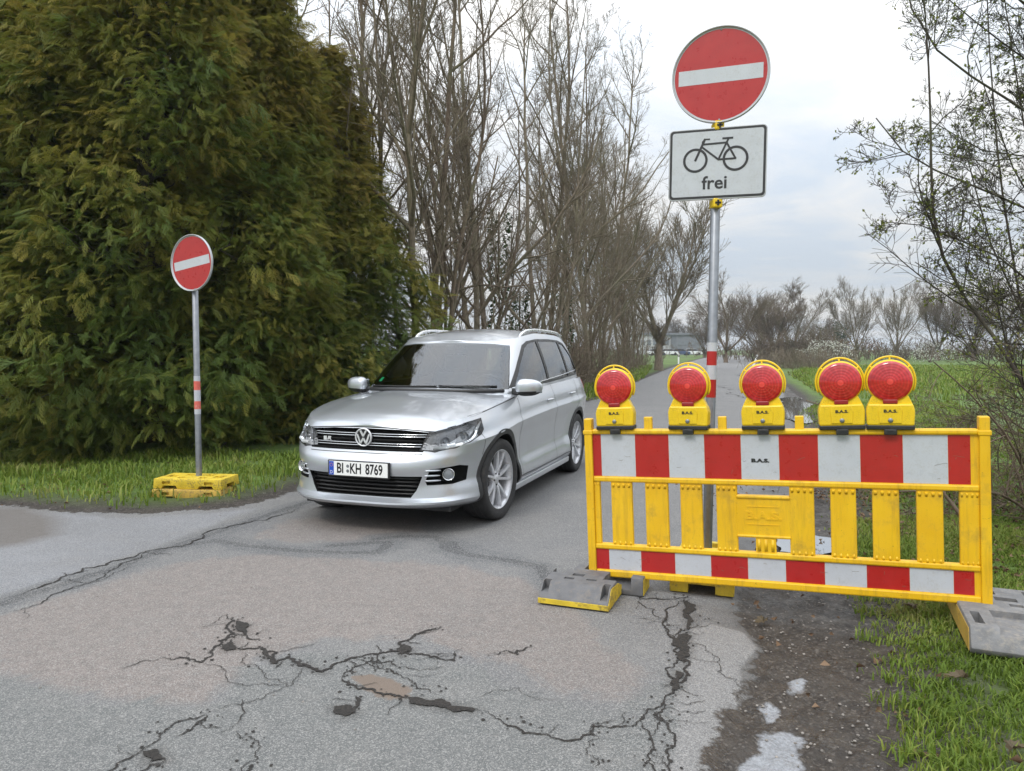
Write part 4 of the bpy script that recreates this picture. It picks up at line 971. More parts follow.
def resample(pts, n):
    P = np.array(pts, float); s = np.r_[0, np.cumsum(np.hypot(*np.diff(P, axis=0).T))]; u = np.linspace(0, s[-1], n)
    def cr(v):
        # Catmull-Rom on arc length
        m = np.gradient(v, s); i = np.clip(np.searchsorted(s, u, side='right')-1, 0, len(s)-2); h = s[i+1]-s[i]; t = (u-s[i])/h
        return v[i]*(2*t**3-3*t*t+1)+h*m[i]*(t**3-2*t*t+t)+v[i+1]*(-2*t**3+3*t*t)+h*m[i+1]*(t**3-t*t)
    return np.stack([cr(P[:, 0]), cr(P[:, 1])], 1)
Zs = cur([-2.25, -2, -1.3, -.5, .4, .9, 1.3, 1.7, 2.0, 2.1, 2.17], [1.09, 1.10, 1.09, 1.075, 1.04, 1.008, .967, .915, .872, .85, .825])
Hc = cur([-2.25, .9, 1.1, 1.5, 1.9, 2.05, 2.17], [.03, .052, .054, .050, .037, .023, .010])
Ds = cur([0, .05, .13, .22, .34, .55, .70, .735, .775, .88, 1.0], [.085, .03, -.006, .002, .030, .018, -.006, -.010, .008, .030, .075])
Df = cur([0, .05, .10, .155, .27, .40, .52, .60, .66, .74, .90, 1.0], [.13, .006, -.020, .030, .036, .024, .010, .018, .045, .070, .095, .135])
Dr = cur([0, .08, .2, .42, .48, .7, 1.], [.10, .02, 0, .0, .04, .05, .09])
LO = [(2.17, 0), (2.165, .25), (2.13, .45), (2.06, .60), (1.96, .71), (1.82, .79), (1.62, .846), (1.302, .876), (.9, .884), (.4, .885), (-.1, .885), (-.6, .885), (-1.0, .886), (-1.302, .884), (-1.65, .868), (-1.93, .825), (-2.10, .74), (-2.19, .58), (-2.23, .35), (-2.24, 0)]
def body_lower():
    o = resample(LO, 130); o[0, 1] = 0; o[-1, 1] = 0
    half = o; full = np.concatenate([half, (half*[1, -1])[1:-1][::-1]]); n = len(full)
    V = []; rows = np.linspace(0, 1, 46)
    for v in rows:
        x = full[:, 0].copy(); y = full[:, 1].copy()
        x = np.where(x > 1.3, 1.3+(x-1.3)*(1-Df(v)/.87), x); x = np.where(x < -1.3, -1.3+(x+1.3)*(1-Dr(v)/.94), x)
        y = y*(1-Ds(v)/.885); z = .2+(Zs(full[:, 0])-.2)*v
        for wx in (1.302, -1.302):
            d = np.hypot(x-wx, z-.345); y = y+np.sign(y)*.016*np.exp(-((d-.42)/.10)**2)*(np.abs(y) > .7)
        V.append(np.stack([x, y, z], 1))
    top = V[-1]; ts = np.linspace(1, 0, 26)[1:]
    for t in ts:
        tt = t; e = np.clip((1-tt)/1, 0, 1)
        z = Zs(full[:, 0])+Hc(top[:, 0])*(1-tt**2.6)
        z = z+.012*np.clip((1-np.abs(top[:, 1]*tt)/.60)*3, 0, 1)*np.clip((top[:, 0]-.8)/.2, 0, 1)*np.clip((2.02-top[:, 0])/.15, 0, 1)*(np.abs(tt) < 1)
        V.append(np.stack([top[:, 0], top[:, 1]*tt, z], 1))
    V = np.concatenate(V); k = len(V)//n
    F = [[i*n+j, i*n+(j+1) % n, (i+1)*n+(j+1) % n, (i+1)*n+j] for i in range(k-1) for j in range(n)]
    F.append(list(range(n))[::-1])
    bm = bmesh.new(); vs = [bm.verts.new(p) for p in V]
    for f in F: bm.faces.new([vs[i] for i in f])
    bmesh.ops.remove_doubles(bm, verts=bm.verts[:], dist=.0006); bmesh.ops.dissolve_degenerate(bm, dist=.0003, edges=bm.edges[:])
    bmesh.ops.recalc_face_normals(bm, faces=bm.faces[:]); return bm
G0 = [(1.24, 0), (1.23, .25), (1.18, .45), (1.10, .61), (1.00, .70), (.84, .765), (.45, .81), (-.5, .825), (-1.3, .80), (-1.8, .76), (-2.03, .68), (-2.13, .52), (-2.17, .3), (-2.18, 0)]
G1 = [(.36, 0), (.35, .24), (.32, .42), (.27, .52), (.18, .585), (.06, .61), (-.2, .625), (-.8, .632), (-1.3, .622), (-1.62, .60), (-1.80, .55), (-1.88, .45), (-1.92, .25), (-1.93, 0)]
RE = cur([-1.95, -1.7, -1.2, -.5, 0, .33], [1.53, 1.565, 1.605, 1.615, 1.575, 1.515]); RC = cur([-1.95, -1.6, -.6, 0, .33], [.02, .045, .055, .05, .022])
def greenhouse(shr=0.):
    a = resample(G0, 90); b = resample(G1, 90); a[0, 1] = b[0, 1] = a[-1, 1] = b[-1, 1] = 0
    fa = np.concatenate([a, (a*[1, -1])[1:-1][::-1]]); fb = np.concatenate([b, (b*[1, -1])[1:-1][::-1]]); n = len(fa); V = []
    if shr: fa = fa*[1-shr*.6, 1-shr]-[.03, 0]; fb = fb*[1-shr*.6, 1-shr]-[.02, 0]
    zb = Zs(fa[:, 0])-.10
    for s in np.linspace(0, 1, 26):
        e = s; xy = fa*(1-e)+fb*e; bulge = .028*math.sin(PI*s)
        xy = xy+xy/(np.abs(xy)+.2)*bulge*np.array([.6, 1.])
        zt = RE(fb[:, 0])-(.03 if shr else 0); zz = zb+(zt-zb)*(s if s < .9 else s)
        if s > .85: q = (s-.85)/.15; xy = xy*(1-np.array([.010, .022])*q*q)
        V.append(np.stack([xy[:, 0], xy[:, 1], zz], 1))
    top = V[-1]
    for t in np.linspace(1, 0, 18)[1:]:
        V.append(np.stack([top[:, 0], top[:, 1]*t, RE(fb[:, 0])-(.035 if shr else 0)+RC(top[:, 0])*(1-abs(t)**2.2)], 1))
    V = np.concatenate(V); k = len(V)//n; bm = bmesh.new(); vs = [bm.verts.new(p) for p in V]
    for i in range(k-1):
        for j in range(n): bm.faces.new([vs[i*n+j], vs[i*n+(j+1) % n], vs[(i+1)*n+(j+1) % n], vs[(i+1)*n+j]])
    bm.faces.new(vs[:n][::-1]); bmesh.ops.remove_doubles(bm, verts=bm.verts[:], dist=.0006); bmesh.ops.dissolve_degenerate(bm, dist=.0003, edges=bm.edges[:])
    bmesh.ops.recalc_face_normals(bm, faces=bm.faces[:]); return bm
CARM = [M_['paint'], M_['matt']]
def tmp(bm, name='c', mi=0):
    me = bpy.data.meshes.new(name); 
    for f in bm.faces: f.material_index = mi
    bm.to_mesh(me); bm.free(); return link(name, me, None, CARM)
lo = body_lower(); gr = greenhouse()
bb = bmesh.new(); m_ = bpy.data.meshes.new('x'); lo.to_mesh(m_); bb.from_mesh(m_); gr.to_mesh(m_); bb.from_mesh(m_)
BVH = BVHTree.FromBMesh(bb); bb.free()
CAR = empty('parked_suv', (-.48, 7.77, 0), (0, 0, R(-90)-.336)); CAR.name = 'car'
tag(CAR, 'silver sport utility car with roof rails coming round the barrier, driver inside', 'car')
def s2(p, al): return (-p[0]*math.sin(al)+p[1]*math.cos(al), p[2])
def cast(s, z, al, off=0.):
    out = Vector((math.cos(al), math.sin(al), 0)); o = Vector((-math.sin(al)*s, math.cos(al)*s, z))+out*4
    h = BVH.ray_cast(o, -out)
    if h[0] is None:
        h = BVH.find_nearest(Vector((-math.sin(al)*s, math.cos(al)*s, z))+out*2); 
        return h[0]+out*off, out
    nn = h[1] if h[1].dot(out) > 0 else -h[1]
    return h[0]+nn*off, nn
def smooth_loop(pts, n=3, closed=True):
    P = [Vector(p) for p in pts]
    for _ in range(n):
        Q = []
        for i in range(len(P) if closed else len(P)-1):
            a, b = P[i], P[(i+1) % len(P)]; Q += [a*.75+b*.25, a*.25+b*.75]
        if not closed: Q = [P[0]]+Q+[P[-1]]
        P = Q
    return P
def patch(name, loops, al, mat, off=.002, th=.004, res=.035, parent=None, sm=0):
    bm = bmesh.new()
    for lp in loops:
        if sm: lp = smooth_loop(lp, sm)
        q = [s2(p, al) for p in lp]; vs = [bm.verts.new((a, b, 0)) for a, b in q]
        for i in range(len(vs)): bm.edges.new((vs[i], vs[(i+1) % len(vs)]))
    bmesh.ops.triangle_fill(bm, use_beauty=True, use_dissolve=False, edges=bm.edges[:])
    xs = [v.co.x for v in bm.verts]; ys = [v.co.y for v in bm.verts]
    for ax, lo_, hi in ((0, min(xs), max(xs)), (1, min(ys), max(ys))):
        k = int((hi-lo_)/res)
        for i in range(1, k+1):
            co = [0, 0, 0]; co[ax] = lo_+i*(hi-lo_)/(k+1); no = [0, 0, 0]; no[ax] = 1
            bmesh.ops.bisect_plane(bm, geom=bm.verts[:]+bm.edges[:]+bm.faces[:], plane_co=co, plane_no=no, dist=1e-5)
    out = Vector((math.cos(al), math.sin(al), 0))
    for v in bm.verts: v.co = cast(v.co.x, v.co.y, al, off)[0]
    for f in bm.faces:
        f.normal_update()
        if f.normal.dot(out) < 0: f.normal_flip()
        f.smooth = True
    if th:
        be = [e for e in bm.edges if len(e.link_faces) == 1]; ex = bmesh.ops.extrude_edge_only(bm, edges=be)
        for g in ex['geom']:
            if isinstance(g, bmesh.types.BMVert): g.co -= out*th
            elif isinstance(g, bmesh.types.BMFace): g.smooth = False
        for e in be: e.smooth = False
    me = bpy.data.meshes.new(name); bm.to_mesh(me); bm.free(); return link(name, me, parent or CAR, [mat])
def seam(name, pts, al, w=.006, mat=None, off=.0012, mb=None, sm=2):
    P = smooth_loop(pts, sm, False) if sm else [Vector(p) for p in pts]; q = np.array([s2(p, al) for p in P]); s = np.r_[0, np.cumsum(np.hypot(*np.diff(q, axis=0).T))]
    n = max(3, int(s[-1]/.02)); u = np.linspace(0, s[-1], n); q = np.stack([np.interp(u, s, q[:, 0]), np.interp(u, s, q[:, 1])], 1)
    t = np.gradient(q, axis=0); t /= np.hypot(t[:, 0], t[:, 1])[:, None]; nn = np.stack([-t[:, 1], t[:, 0]], 1)*w/2
    vs = []; 
    for a, b in zip(q+nn, q-nn): vs.append(cast(*a, al, off)[0]); vs.append(cast(*b, al, off)[0])
    mb.add(vs, [[2*i, 2*i+1, 2*i+3, 2*i+2] for i in range(n-1)], 0, True)
def cutter(pts, al, depth, out_=.6):
    """prism through the skin, `depth` metres inwards"""
    bm = bmesh.new(); o = Vector((math.cos(al), math.sin(al), 0)); q = [s2(p, al) for p in pts]
    ref = [cast(a, b, al)[0].dot(o) for a, b in q]; d0 = min(ref)-depth
    A = [bm.verts.new(Vector((-math.sin(al)*a, math.cos(al)*a, b))+o*d0) for a, b in q]; B = [bm.verts.new(v.co+o*(max(ref)+out_-d0)) for v in A]; n = len(A)
    bm.faces.new(A); bm.faces.new(B[::-1])
    for i in range(n): bm.faces.new([A[i], B[i], B[(i+1) % n], A[(i+1) % n]])
    bmesh.ops.recalc_face_normals(bm, faces=bm.faces[:]); return bm
def mir(pts, s): return [(p[0], p[1]*s, p[2]) for p in pts]
def shrink(pts, d):
    c = sum((Vector(p) for p in pts), Vector())/len(pts); return [tuple(Vector(p)+(c-Vector(p)).normalized()*d) for p in pts]
GRILLE = [(2.1, -.50, .655), (2.1, .50, .655), (2.06, .56, .80), (2.1, .3, .818), (2.12, 0, .822), (2.1, -.3, .818), (2.06, -.56, .80)]
INTAKE = [(2.15, -.42, .305), (2.15, .42, .305), (2.14, .46, .36), (2.13, .50, .455), (2.13, .505, .47), (2.13, -.505, .47), (2.13, -.50, .455), (2.14, -.46, .36)]
HEAD = [(2.10, .505, .668), (2.06, .572, .80), (1.93, .70, .838), (1.80, .79, .866), (1.66, .85, .886), (1.645, .852, .80), (1.68, .845, .765), (1.80, .795, .718), (1.92, .72, .682), (2.04, .60, .655)]
FOG = [(2.08, .545, .40), (2.08, .53, .43), (2.06, .56, .525), (1.9, .74, .545), (1.84, .79, .53), (1.86, .78, .42), (1.95, .70, .40)]
WIND = [(1., -.725, 1.075), (1.1, -.4, 1.083), (1.14, 0, 1.09), (1.1, .4, 1.083), (1., .725, 1.075), (.7, .685, 1.21), (.4, .618, 1.40), (.3, .582, 1.482), (.31, .42, 1.500), (.32, 0, 1.512), (.31, -.42, 1.500), (.3, -.582, 1.482), (.4, -.618, 1.40), (.7, -.685, 1.21)]
W1 = [(.60, .8, 1.105), (.33, .8, 1.30), (.09, .7, 1.455), (-.06, .7, 1.505), (-.31, .7, 1.53), (-.33, .8, 1.12), (.2, .8, 1.108)]
W2 = [(-.39, .8, 1.12), (-.37, .7, 1.532), (-.8, .7, 1.538), (-1.14, .7, 1.53), (-1.22, .8, 1.135)]
W3 = [(-1.28, .8, 1.14), (-1.20, .7, 1.525), (-1.40, .7, 1.50), (-1.60, .75, 1.38), (-1.78, .8, 1.19), (-1.79, .8, 1.165), (-1.70, .8, 1.155)]
DLO = [(.70, .8, 1.085), (.36, .8, 1.325), (.11, .7, 1.485), (-.05, .7, 1.528), (-.33, .7, 1.552), (-.8, .7, 1.558), (-1.2, .7, 1.548), (-1.42, .7, 1.52), (-1.63, .75, 1.39), (-1.82, .8, 1.20), (-1.83, .8, 1.155), (-1.70, .8, 1.138), (-.3, .8, 1.095)]
REARW = [(-2.1, -.58, 1.16), (-2.1, .58, 1.16), (-2, .50, 1.46), (-2, -.50, 1.46)]
HA = R(38); FA = R(25)
t = tmp(lo); g = tmp(gr)
body = cut(t, [g], 'UNION'); t = link('b', body, None); 
cs = [tmp(greenhouse(.06), mi=1)]
q = MB(); q.box((-1.85, -.52, .42), (.86, .52, 1.05)); 
def mbtmp(q, mi=1):
    o = q.build('c', CARM)
    for p in o.data.polygons: p.material_index = mi
    return o
cs.append(mbtmp(q))
for wx in (1.302, -1.302):
    for s in (-1, 1):
        q = MB(); q.tube([(wx, s*.57, .345), (wx, s*1.05, .345)], .388, 64, sm=False); cs.append(mbtmp(q))
cs.append(tmp(cutter(shrink(WIND, .030), 0, .12), mi=1)); cs.append(tmp(cutter(REARW, PI, .12), mi=1))
for s in (-1, 1):
    for w in (W1, W2, W3): cs.append(tmp(cutter(mir(shrink(w, .006), s), s*PI/2, .09), mi=1))
    cs.append(tmp(cutter(mir(HEAD, s), s*HA, .05), mi=1)); cs.append(tmp(cutter(mir(FOG, s), s*FA, .035), mi=1))
cs.append(tmp(cutter(GRILLE, 0, .045), mi=1)); cs.append(tmp(cutter(INTAKE, 0, .07), mi=1))
body = cut(t, cs); shade(body, R(28)); body.name = 'body'
bo = obj('body', body, parent=CAR)
print('body faces', len(body.polygons))
# glass, window surrounds
patch('windscreen_surround', [WIND, shrink(WIND, .035)], 0, M_['black'], .0015, .003, parent=CAR)
ws = patch('windscreen', [shrink(WIND, .006)], 0, M_['glass'], .004, 0)
patch('rear_window', [REARW], PI, M_['sideglass'], .003, .003)
for s in (-1, 1):
    patch('window_surround', [mir(DLO, s), mir(shrink(W1, .004), s), mir(shrink(W2, .004), s), mir(shrink(W3, .004), s)], s*PI/2, M_['black'], .0018, .003)
    for w in (W1, W2, W3): patch('side_window', [mir(w, s)], s*PI/2, M_['sideglass'], -.004, 0)
    tb = MB(); pts = [cast(*s2(p, s*PI/2), s*PI/2, .004)[0] for p in smooth_loop(mir([DLO[-1]]+DLO[:1], s), 0, False)]
    fr = [cast(*s2(p, s*PI/2), s*PI/2, .003)[0] for p in mir([(.66-.1*i, .8, 1.083+.0046*i) for i in range(25)], s)]
    tb.tube(fr, .006, 6); tb.build('window_trim', M_['chrome'], CAR)
# shut lines
sm_ = MB()
for s in (-1, 1):
    al = s*PI/2
    seam('', mir([(.80, .8, .30), (.82, .8, .60), (.80, .8, .85), (.74, .8, 1.0)], s), al, mb=sm_)
    seam('', mir([(-.36, .8, .29), (-.36, .8, .6), (-.37, .8, .9), (-.36, .8, 1.09)], s), al, mb=sm_)
    seam('', mir([(-.86, .8, .32), (-.90, .8, .55), (-1.05, .8, .72), (-1.25, .8, .80), (-1.32, .8, .9), (-1.34, .8, 1.13)], s), al, mb=sm_)
    seam('', mir([(.86, .8, .30), (.3, .8, .288), (-.3, .8, .288), (-.88, .8, .30)], s), al, .007, mb=sm_)
    seam('', mir([(1.70, .85, .905), (1.35, .85, .955), (1.0, .8, .99), (.80, .8, 1.01)], s), s*PI/2, .007, mb=sm_, sm=1)
    seam('', mir([(1.66, .86, .80), (1.63, .86, .72), (1.66, .86, .60)], s), s*PI/2, .005, mb=sm_)
seam('', [(2.05, y, .831-.025*(y/.56)**2) for y in np.linspace(-.57, .57, 15)], 0, .008, mb=sm_, sm=0)
seam('', [(2.1, y, .636) for y in np.linspace(-.50, .50, 9)], 0, .005, mb=sm_, sm=0)
sm_.build('panel_gaps', M_['black'], bo, fix=False)
# wheel arch trim
for s in (-1, 1):
    for wx in (1.302, -1.302):
        r0, r1 = .386, .428; th = [R(-14+208*i/40) for i in range(41)]
        lp = [(wx+r1*math.cos(a), s*.9, .345+r1*1.0*math.sin(a)) for a in th]+[(wx+r0*math.cos(a), s*.9, .345+r0*math.sin(a)) for a in th[::-1]]
        patch('wheel_arch_trim', [lp], s*PI/2, M_['trim'], .005, .010, res=.08)
# sills and lower protection
for s in (-1, 1):
    q = MB(); q.prism([(.93, .175), (-.93, .175), (-.95, .235), (.95, .235)], s*.80, s*.868, bev=.012); q.build('sill', M_['paint'], CAR)
q = MB(); q.box((-1.9, -.66, .17), (1.9, .66, .215)); q.build('underbody', M_['trim'], CAR)
# grille bars, badge
q = MB()
def bar(z, y0, y1, r, m, off=-.012, al=0, n=14, mbx=None):
    pts = [cast(*s2((0, y, z), al), al, off)[0] for y in np.linspace(y0, y1, n)]; (mbx or q).tube(pts, r, 8, m)
for z in (.672, .740, .80): bar(z, -.50, .50, .009, 0, -.034)
for z, w in ((.786, .540), (.768, .536), (.712, .521), (.694, .514)): bar(z, -w, w, .0034, 1, -.006)
q.build('grille', [M_['matt'], M_['chrome']], CAR)
e = MB(); cpos = cast(0, .752, 0, .012)[0]; er = .073
e.lathe([(er-.011, 0), (er-.010, .006), (er-.005, .009), (er, .006), (er+.001, -.004)], 48, 'X', cpos, 0)
e.lathe([(0, -.004), (er-.008, -.004)], 48, 'X', cpos, 1)
def st(a, b, w=.0065):
    a = Vector((0, a[0], a[1])); b = Vector((0, b[0], b[1])); d = (b-a).normalized(); n_ = Vector((0, -d.z, d.y))*w
    P = [a-n_, b-n_, b+n_, a+n_]; e.add([p+cpos+Vector((-.002, 0, 0)) for p in P]+[p*.97+cpos+Vector((.007, 0, 0)) for p in P], [[0, 1, 2, 3], [4, 5, 6, 7], [0, 1, 5, 4], [1, 2, 6, 5], [2, 3, 7, 6], [3, 0, 4, 7]], 0)
st((-.026, .054), (0, .008)); st((.026, .054), (0, .008)); st((-.054, .024), (-.026, -.050)); st((-.026, -.050), (0, -.006)); st((0, -.006), (.026, -.050)); st((.026, -.050), (.054, .024))
e.build('emblem', [M_['badge'], M_['black']], CAR)
v, f = text_mb('R', .038, .004, 1.5, .002, .25); e = MB(); pp = cast(-.33, .735, 0, -.004)[0]
e.add([(pp.x-y, pp.y+x, pp.z+z) for x, y, z in v], f); e.box((pp.x-.004, pp.y-.05, pp.z-.016), (pp.x, pp.y-.022, pp.z+.016)); e.build('badge', M_['badge'], CAR)
# intake slats, number plate
q = MB()
for z in (.33, .358, .386, .414, .442): bar(z, -.49, .49, .0075, 0, -.035)
q.build('lower_grille', M_['black'], CAR)
pc = cast(0, .515, 0, .016)[0]
NP = empty('x'); bpy.data.objects.remove(NP)
q = MB(); q.box((pc.x-.02, -.272, .448), (pc.x+.001, .272, .578), 0, .004); ph = q.build('plate_holder', M_['black'], CAR)
q = MB(); q.box((pc.x+.0005, -.26, .460), (pc.x+.004, .26, .570), 0, .0015); pl = q.build('number_plate', M_['plate'], CAR)
q = MB(); q.box((pc.x+.0042, -.258, .462), (pc.x+.0048, -.216, .568)); q.build('blue_strip', M_['eublue'], pl)
q = MB(); v, f = text_mb('D', .034, .0005, 1., .001); q.add([(pc.x+.0055-y*0, -.237+x, .482+z) for x, y, z in v], f, 0); q.build('country_letter', M_['plate'], pl); q = MB()
for k in range(12):
    a = R(30*k); q.lathe([(0, .0056), (.0024, .0056)], 5, 'X', (pc.x, -.237+.0125*math.cos(a), .540+.0125*math.sin(a)), 1)
q.build('star_ring', [M_['plate'], M_['amber']], pl)
def ptxt(s, yc, sx=.72):
    v, f = text_mb(s, .112, .0006, sx, .0022); q.add([(pc.x+.0052, yc+x, .514+z) for x, y, z in v], f)
q = MB(); ptxt('BI', -.158, .72); ptxt('KH', -.020, .68); ptxt('8769', .142, .68); q.build('lettering', M_['ink'], pl)
q = MB(); 
for yy, zz in ((-.090, .535), (-.090, .497)): q.lathe([(0, .0058), (.013, .0054)], 16, 'X', (pc.x, yy, zz))
q.build('stamp', M_['galv'], pl)
v, f = text_mb('AUTOHAUS', .011, .0006, 1.4, .0003)
# head lamps, fog lamps, tail lamps
for s in (-1, 1):
    al = s*HA; dirv = Vector((math.cos(al), math.sin(al), 0)); q = MB()
    def P(y, z, off): return cast(*s2((2.0-(abs(y)-.5)*1.1, s*y, z), al), al, off)[0]
    side = Vector((-math.sin(al), math.cos(al), 0))
    for y, z, r_ in ((.715, .765, .048), (.600, .738, .036)):
        c = P(y, z, -.050); b = MB(); b.lathe([(.001, 0), (r_*.45, .006), (r_*.75, .018), (r_, .045)], 28, 'X'); Rm = Matrix.Translation(c-dirv*.012)@Matrix.Rotation(al, 4, 'Z')
        q.add([Rm@Vector(p) for p in b.v], b.f, 0, True)
        b = MB(); b.lathe([(r_*.52, .026), (r_*.42, .040), (r_*.2, .048), (0.0005, .050)], 24, 'X'); q.add([Rm@Vector(p) for p in b.v], b.f, 1, True)
    # bright trough under the lamps
    tr_ = [P(.53, .690, -.018), P(.60, .690, -.018), P(.68, .700, -.018), P(.76, .728, -.018), P(.80, .765, -.018)]
    q.tube(tr_, [.014, .020, .022, .017, .009], 8, 2)
    tr_ = [P(.535, .725, -.03), P(.60, .695, -.03), P(.66, .71, -.03)]; q.tube(tr_, .007, 6, 0)
    q.build('lamp_reflector', [M_['chrome'], M_['lampglass']], CAR) if False else None
    h = q; hl = MB()
    M_.setdefault('lampglass', pm('projector_glass', (.20, .22, .24), .05, coat=1))
    M_.setdefault('led', pm('daytime_diode', (.85, .87, .88), .15))
    H_ = h.build('headlight', [M_['chrome'], M_['lampglass'], M_['led']], CAR)
    for i in range(14):
        a = i/13; y = .640+.155*math.sin(a*PI*.5) if i > 3 else .61+.012*i; z = .706+.012*math.sin(i)*0+(.105*(1-math.cos(a*PI*.5)))
        hl = MB(); hl.lathe([(.0005, .008), (.008, .004), (.010, 0)], 8, 'X', P(y, z, -.010), 0); hl.build('diode', M_['lit'], H_)
    patch('bezel_back', [mir(shrink(HEAD, .006), s)], al, M_['bezeldark'], -.046, .0, parent=H_)
    patch('bezel', [mir([(2.09, .515, .680), (2.04, .60, .672), (1.92, .72, .700), (1.80, .79, .748), (1.70, .84, .820), (1.72, .83, .845), (1.86, .765, .775), (1.95, .69, .725), (2.06, .58, .712), (2.08, .54, .73)], s)], al, M_['bezel'], -.030, .01, parent=H_)
    q = MB(); am = [P(.79, .80, -.012), P(.81, .83, -.012), P(.83, .862, -.012)]; q.tube(am, [.012, .012, .006], 8); q.build('indicator', M_['led'], H_)
    patch('lens', [mir(HEAD, s)], al, M_['clear'], .001, 0, parent=H_)
    # dark surround line
    q = MB(); lp = [cast(*s2(p, al), al, .001)[0] for p in mir(HEAD, s)]; q.tube(lp, .004, 6, closed=True); q.build('seal', M_['black'], H_)
    al = s*FA; q = MB()
    c = cast(*s2((1.98, s*.695, .472), al), al, -.030)[0]; Rm = Matrix.Translation(c)@Matrix.Rotation(al, 4, 'Z')
    b = MB(); b.lathe([(.001, 0), (.025, .006), (.040, .026), (.043, .034), (.047, .034), (.049, .02)], 32, 'X'); q.add([Rm@Vector(p) for p in b.v], b.f, 0, True)
    b = MB(); b.lathe([(.001, .030), (.02, .028), (.040, .020)], 24, 'X'); q.add([Rm@Vector(p) for p in b.v], b.f, 1, True)
    fo = q.build('fog_light', [M_['chrome'], M_['lampglass']], CAR)
    q = MB()
    for z, y0 in ((.515, .545), (.475, .54), (.435, .545)):
        pts = [cast(*s2((2.06-(y-.545)*.9, s*y, z), al), al, .002)[0] for y in np.linspace(y0-.02, y0+.075, 6)]; q.tube(pts, [.004, .007, .008, .008, .007, .004], 8)
    q.build('fog_vent', M_['paint'], CAR)
    patch('tail_light', [mir([(-2.2, .50, .93), (-2.2, .50, 1.06), (-2.05, .74, 1.085), (-1.86, .84, 1.07), (-1.84, .84, .97), (-2.0, .8, .90)], s)], s*R(130), M_['film_red'], .003, .006)
    # door handles
    for hx, hz in ((-.17, .925), (-1.08, .945)):
        q = MB(); al = s*PI/2
        pts = [cast(*s2((hx+.10-.2*i/8, s*.9, hz), al), al, .008+.022*math.sin(PI*i/8))[0] for i in range(9)]
        q.tube(pts, [.008, .012, .013, .013, .013, .013, .013, .012, .008], 8); q.build('door_handle', M_['paint'], CAR)
        q = MB(); c = cast(*s2((hx, s*.9, hz-.005), al), al, .001)[0]; q.lathe([(.0, .0), (.05, 0)], 24, 'Y', c+Vector((0, s*.001, 0))); 
    # mirror
    mq = MB(); bm = bmesh.new(); bmesh.ops.create_uvsphere(bm, u_segments=28, v_segments=18, radius=1)
    for v in bm.verts:
        x, y, z = v.co; sg = lambda a, p: math.copysign(abs(a)**p, a)
        xx = sg(x, .85)*.070*(1-.25*y*s); v.co = Vector((.71+xx-.03*(y*s), s*(.925 if s > 0 else .885)+sg(y, .75)*.118, 1.085+sg(z, .75)*.078*(1-.18*y*s)+.01))
    for f in bm.faces: f.material_index = 1 if f.calc_center_median().z < 1.058 else 0
    mq.s = []
    me = bpy.data.meshes.new('mirror')
    for f in bm.faces: f.smooth = True
    bm.to_mesh(me); bm.free(); mo = link('wing_mirror', me, CAR, [M_['paint'], M_['black']])
    q = MB(); q.tube([(.70, s*.76, 1.05), (.70, s*.82, 1.05), (.70, s*.88, 1.055)], [.035, .028, .03], 10); q.build('mirror_arm', M_['black'], mo)
    q = MB(); q.box((.605, s*.965-.03, 1.07), (.672, s*.965+.08, 1.100), 0, .002); 
    q = MB(); q.box((.632, s*(.925 if s > 0 else .885)-.10, 1.04), (.644, s*(.925 if s > 0 else .885)+.10, 1.15), 0, .01); q.build('mirror_glass', M_['sideglass'], mo)
    # roof rail
    q = MB(); pts = []
    for i in range(25):
        a = i/24; x = .02-1.62*a; zt = RE(np.array([x]))[0]+.012; pts.append((x, s*(.585+.012*math.sin(PI*a)), zt-.012+.038*min(1, math.sin(PI*a)*2.6)**.8 if 0 < a < 1 else zt-.03))
    q.tube(pts, [.010]+[.0165]*23+[.010], 10); q.build('roof_rail', M_['rail'], CAR) if 'rail' in M_ else q.build('roof_rail', M_.setdefault('rail', pm('anodised_rail', (.70, .71, .72), .28, metal=.8)), CAR)
# wipers and cowl
q = MB()
pts = [cast(y, 1.094+.006*math.sin(y*3), 0, .012)[0] for y in np.linspace(-.62, .10, 12)]; q.tube(pts, .007, 6)
pts = [cast(y, 1.098, 0, .014)[0] for y in np.linspace(.12, .64, 9)]; q.tube(pts, .007, 6); q.build('wiper', M_['black'], CAR)
q = MB(); pts = [cast(y, 1.070-.03*(y/.7)**2*0, 0, .006)[0]+Vector((.02, 0, -.008)) for y in np.linspace(-.70, .70, 21)]; q.tube(pts, .016, 8); q.build('cowl', M_['black'], CAR)
q = MB(); c = cast(0, 1.475, 0, -.03)[0]; q.box((c.x-.06, -.05, 1.435), (c.x+.0, .05, 1.49), 0, .012); q.build('camera_box', M_['black'], CAR)
q = MB(); pts = cast(-.56, 1.155, 0, .001)[0]; q.add([cast(-.60, 1.135, 0, -.001)[0], cast(-.555, 1.135, 0, -.001)[0], cast(-.548, 1.175, 0, -.001)[0], cast(-.588, 1.175, 0, -.001)[0]], [[0, 1, 2, 3]]); q.build('sticker', M_['green_sticker'], CAR, fix=False)
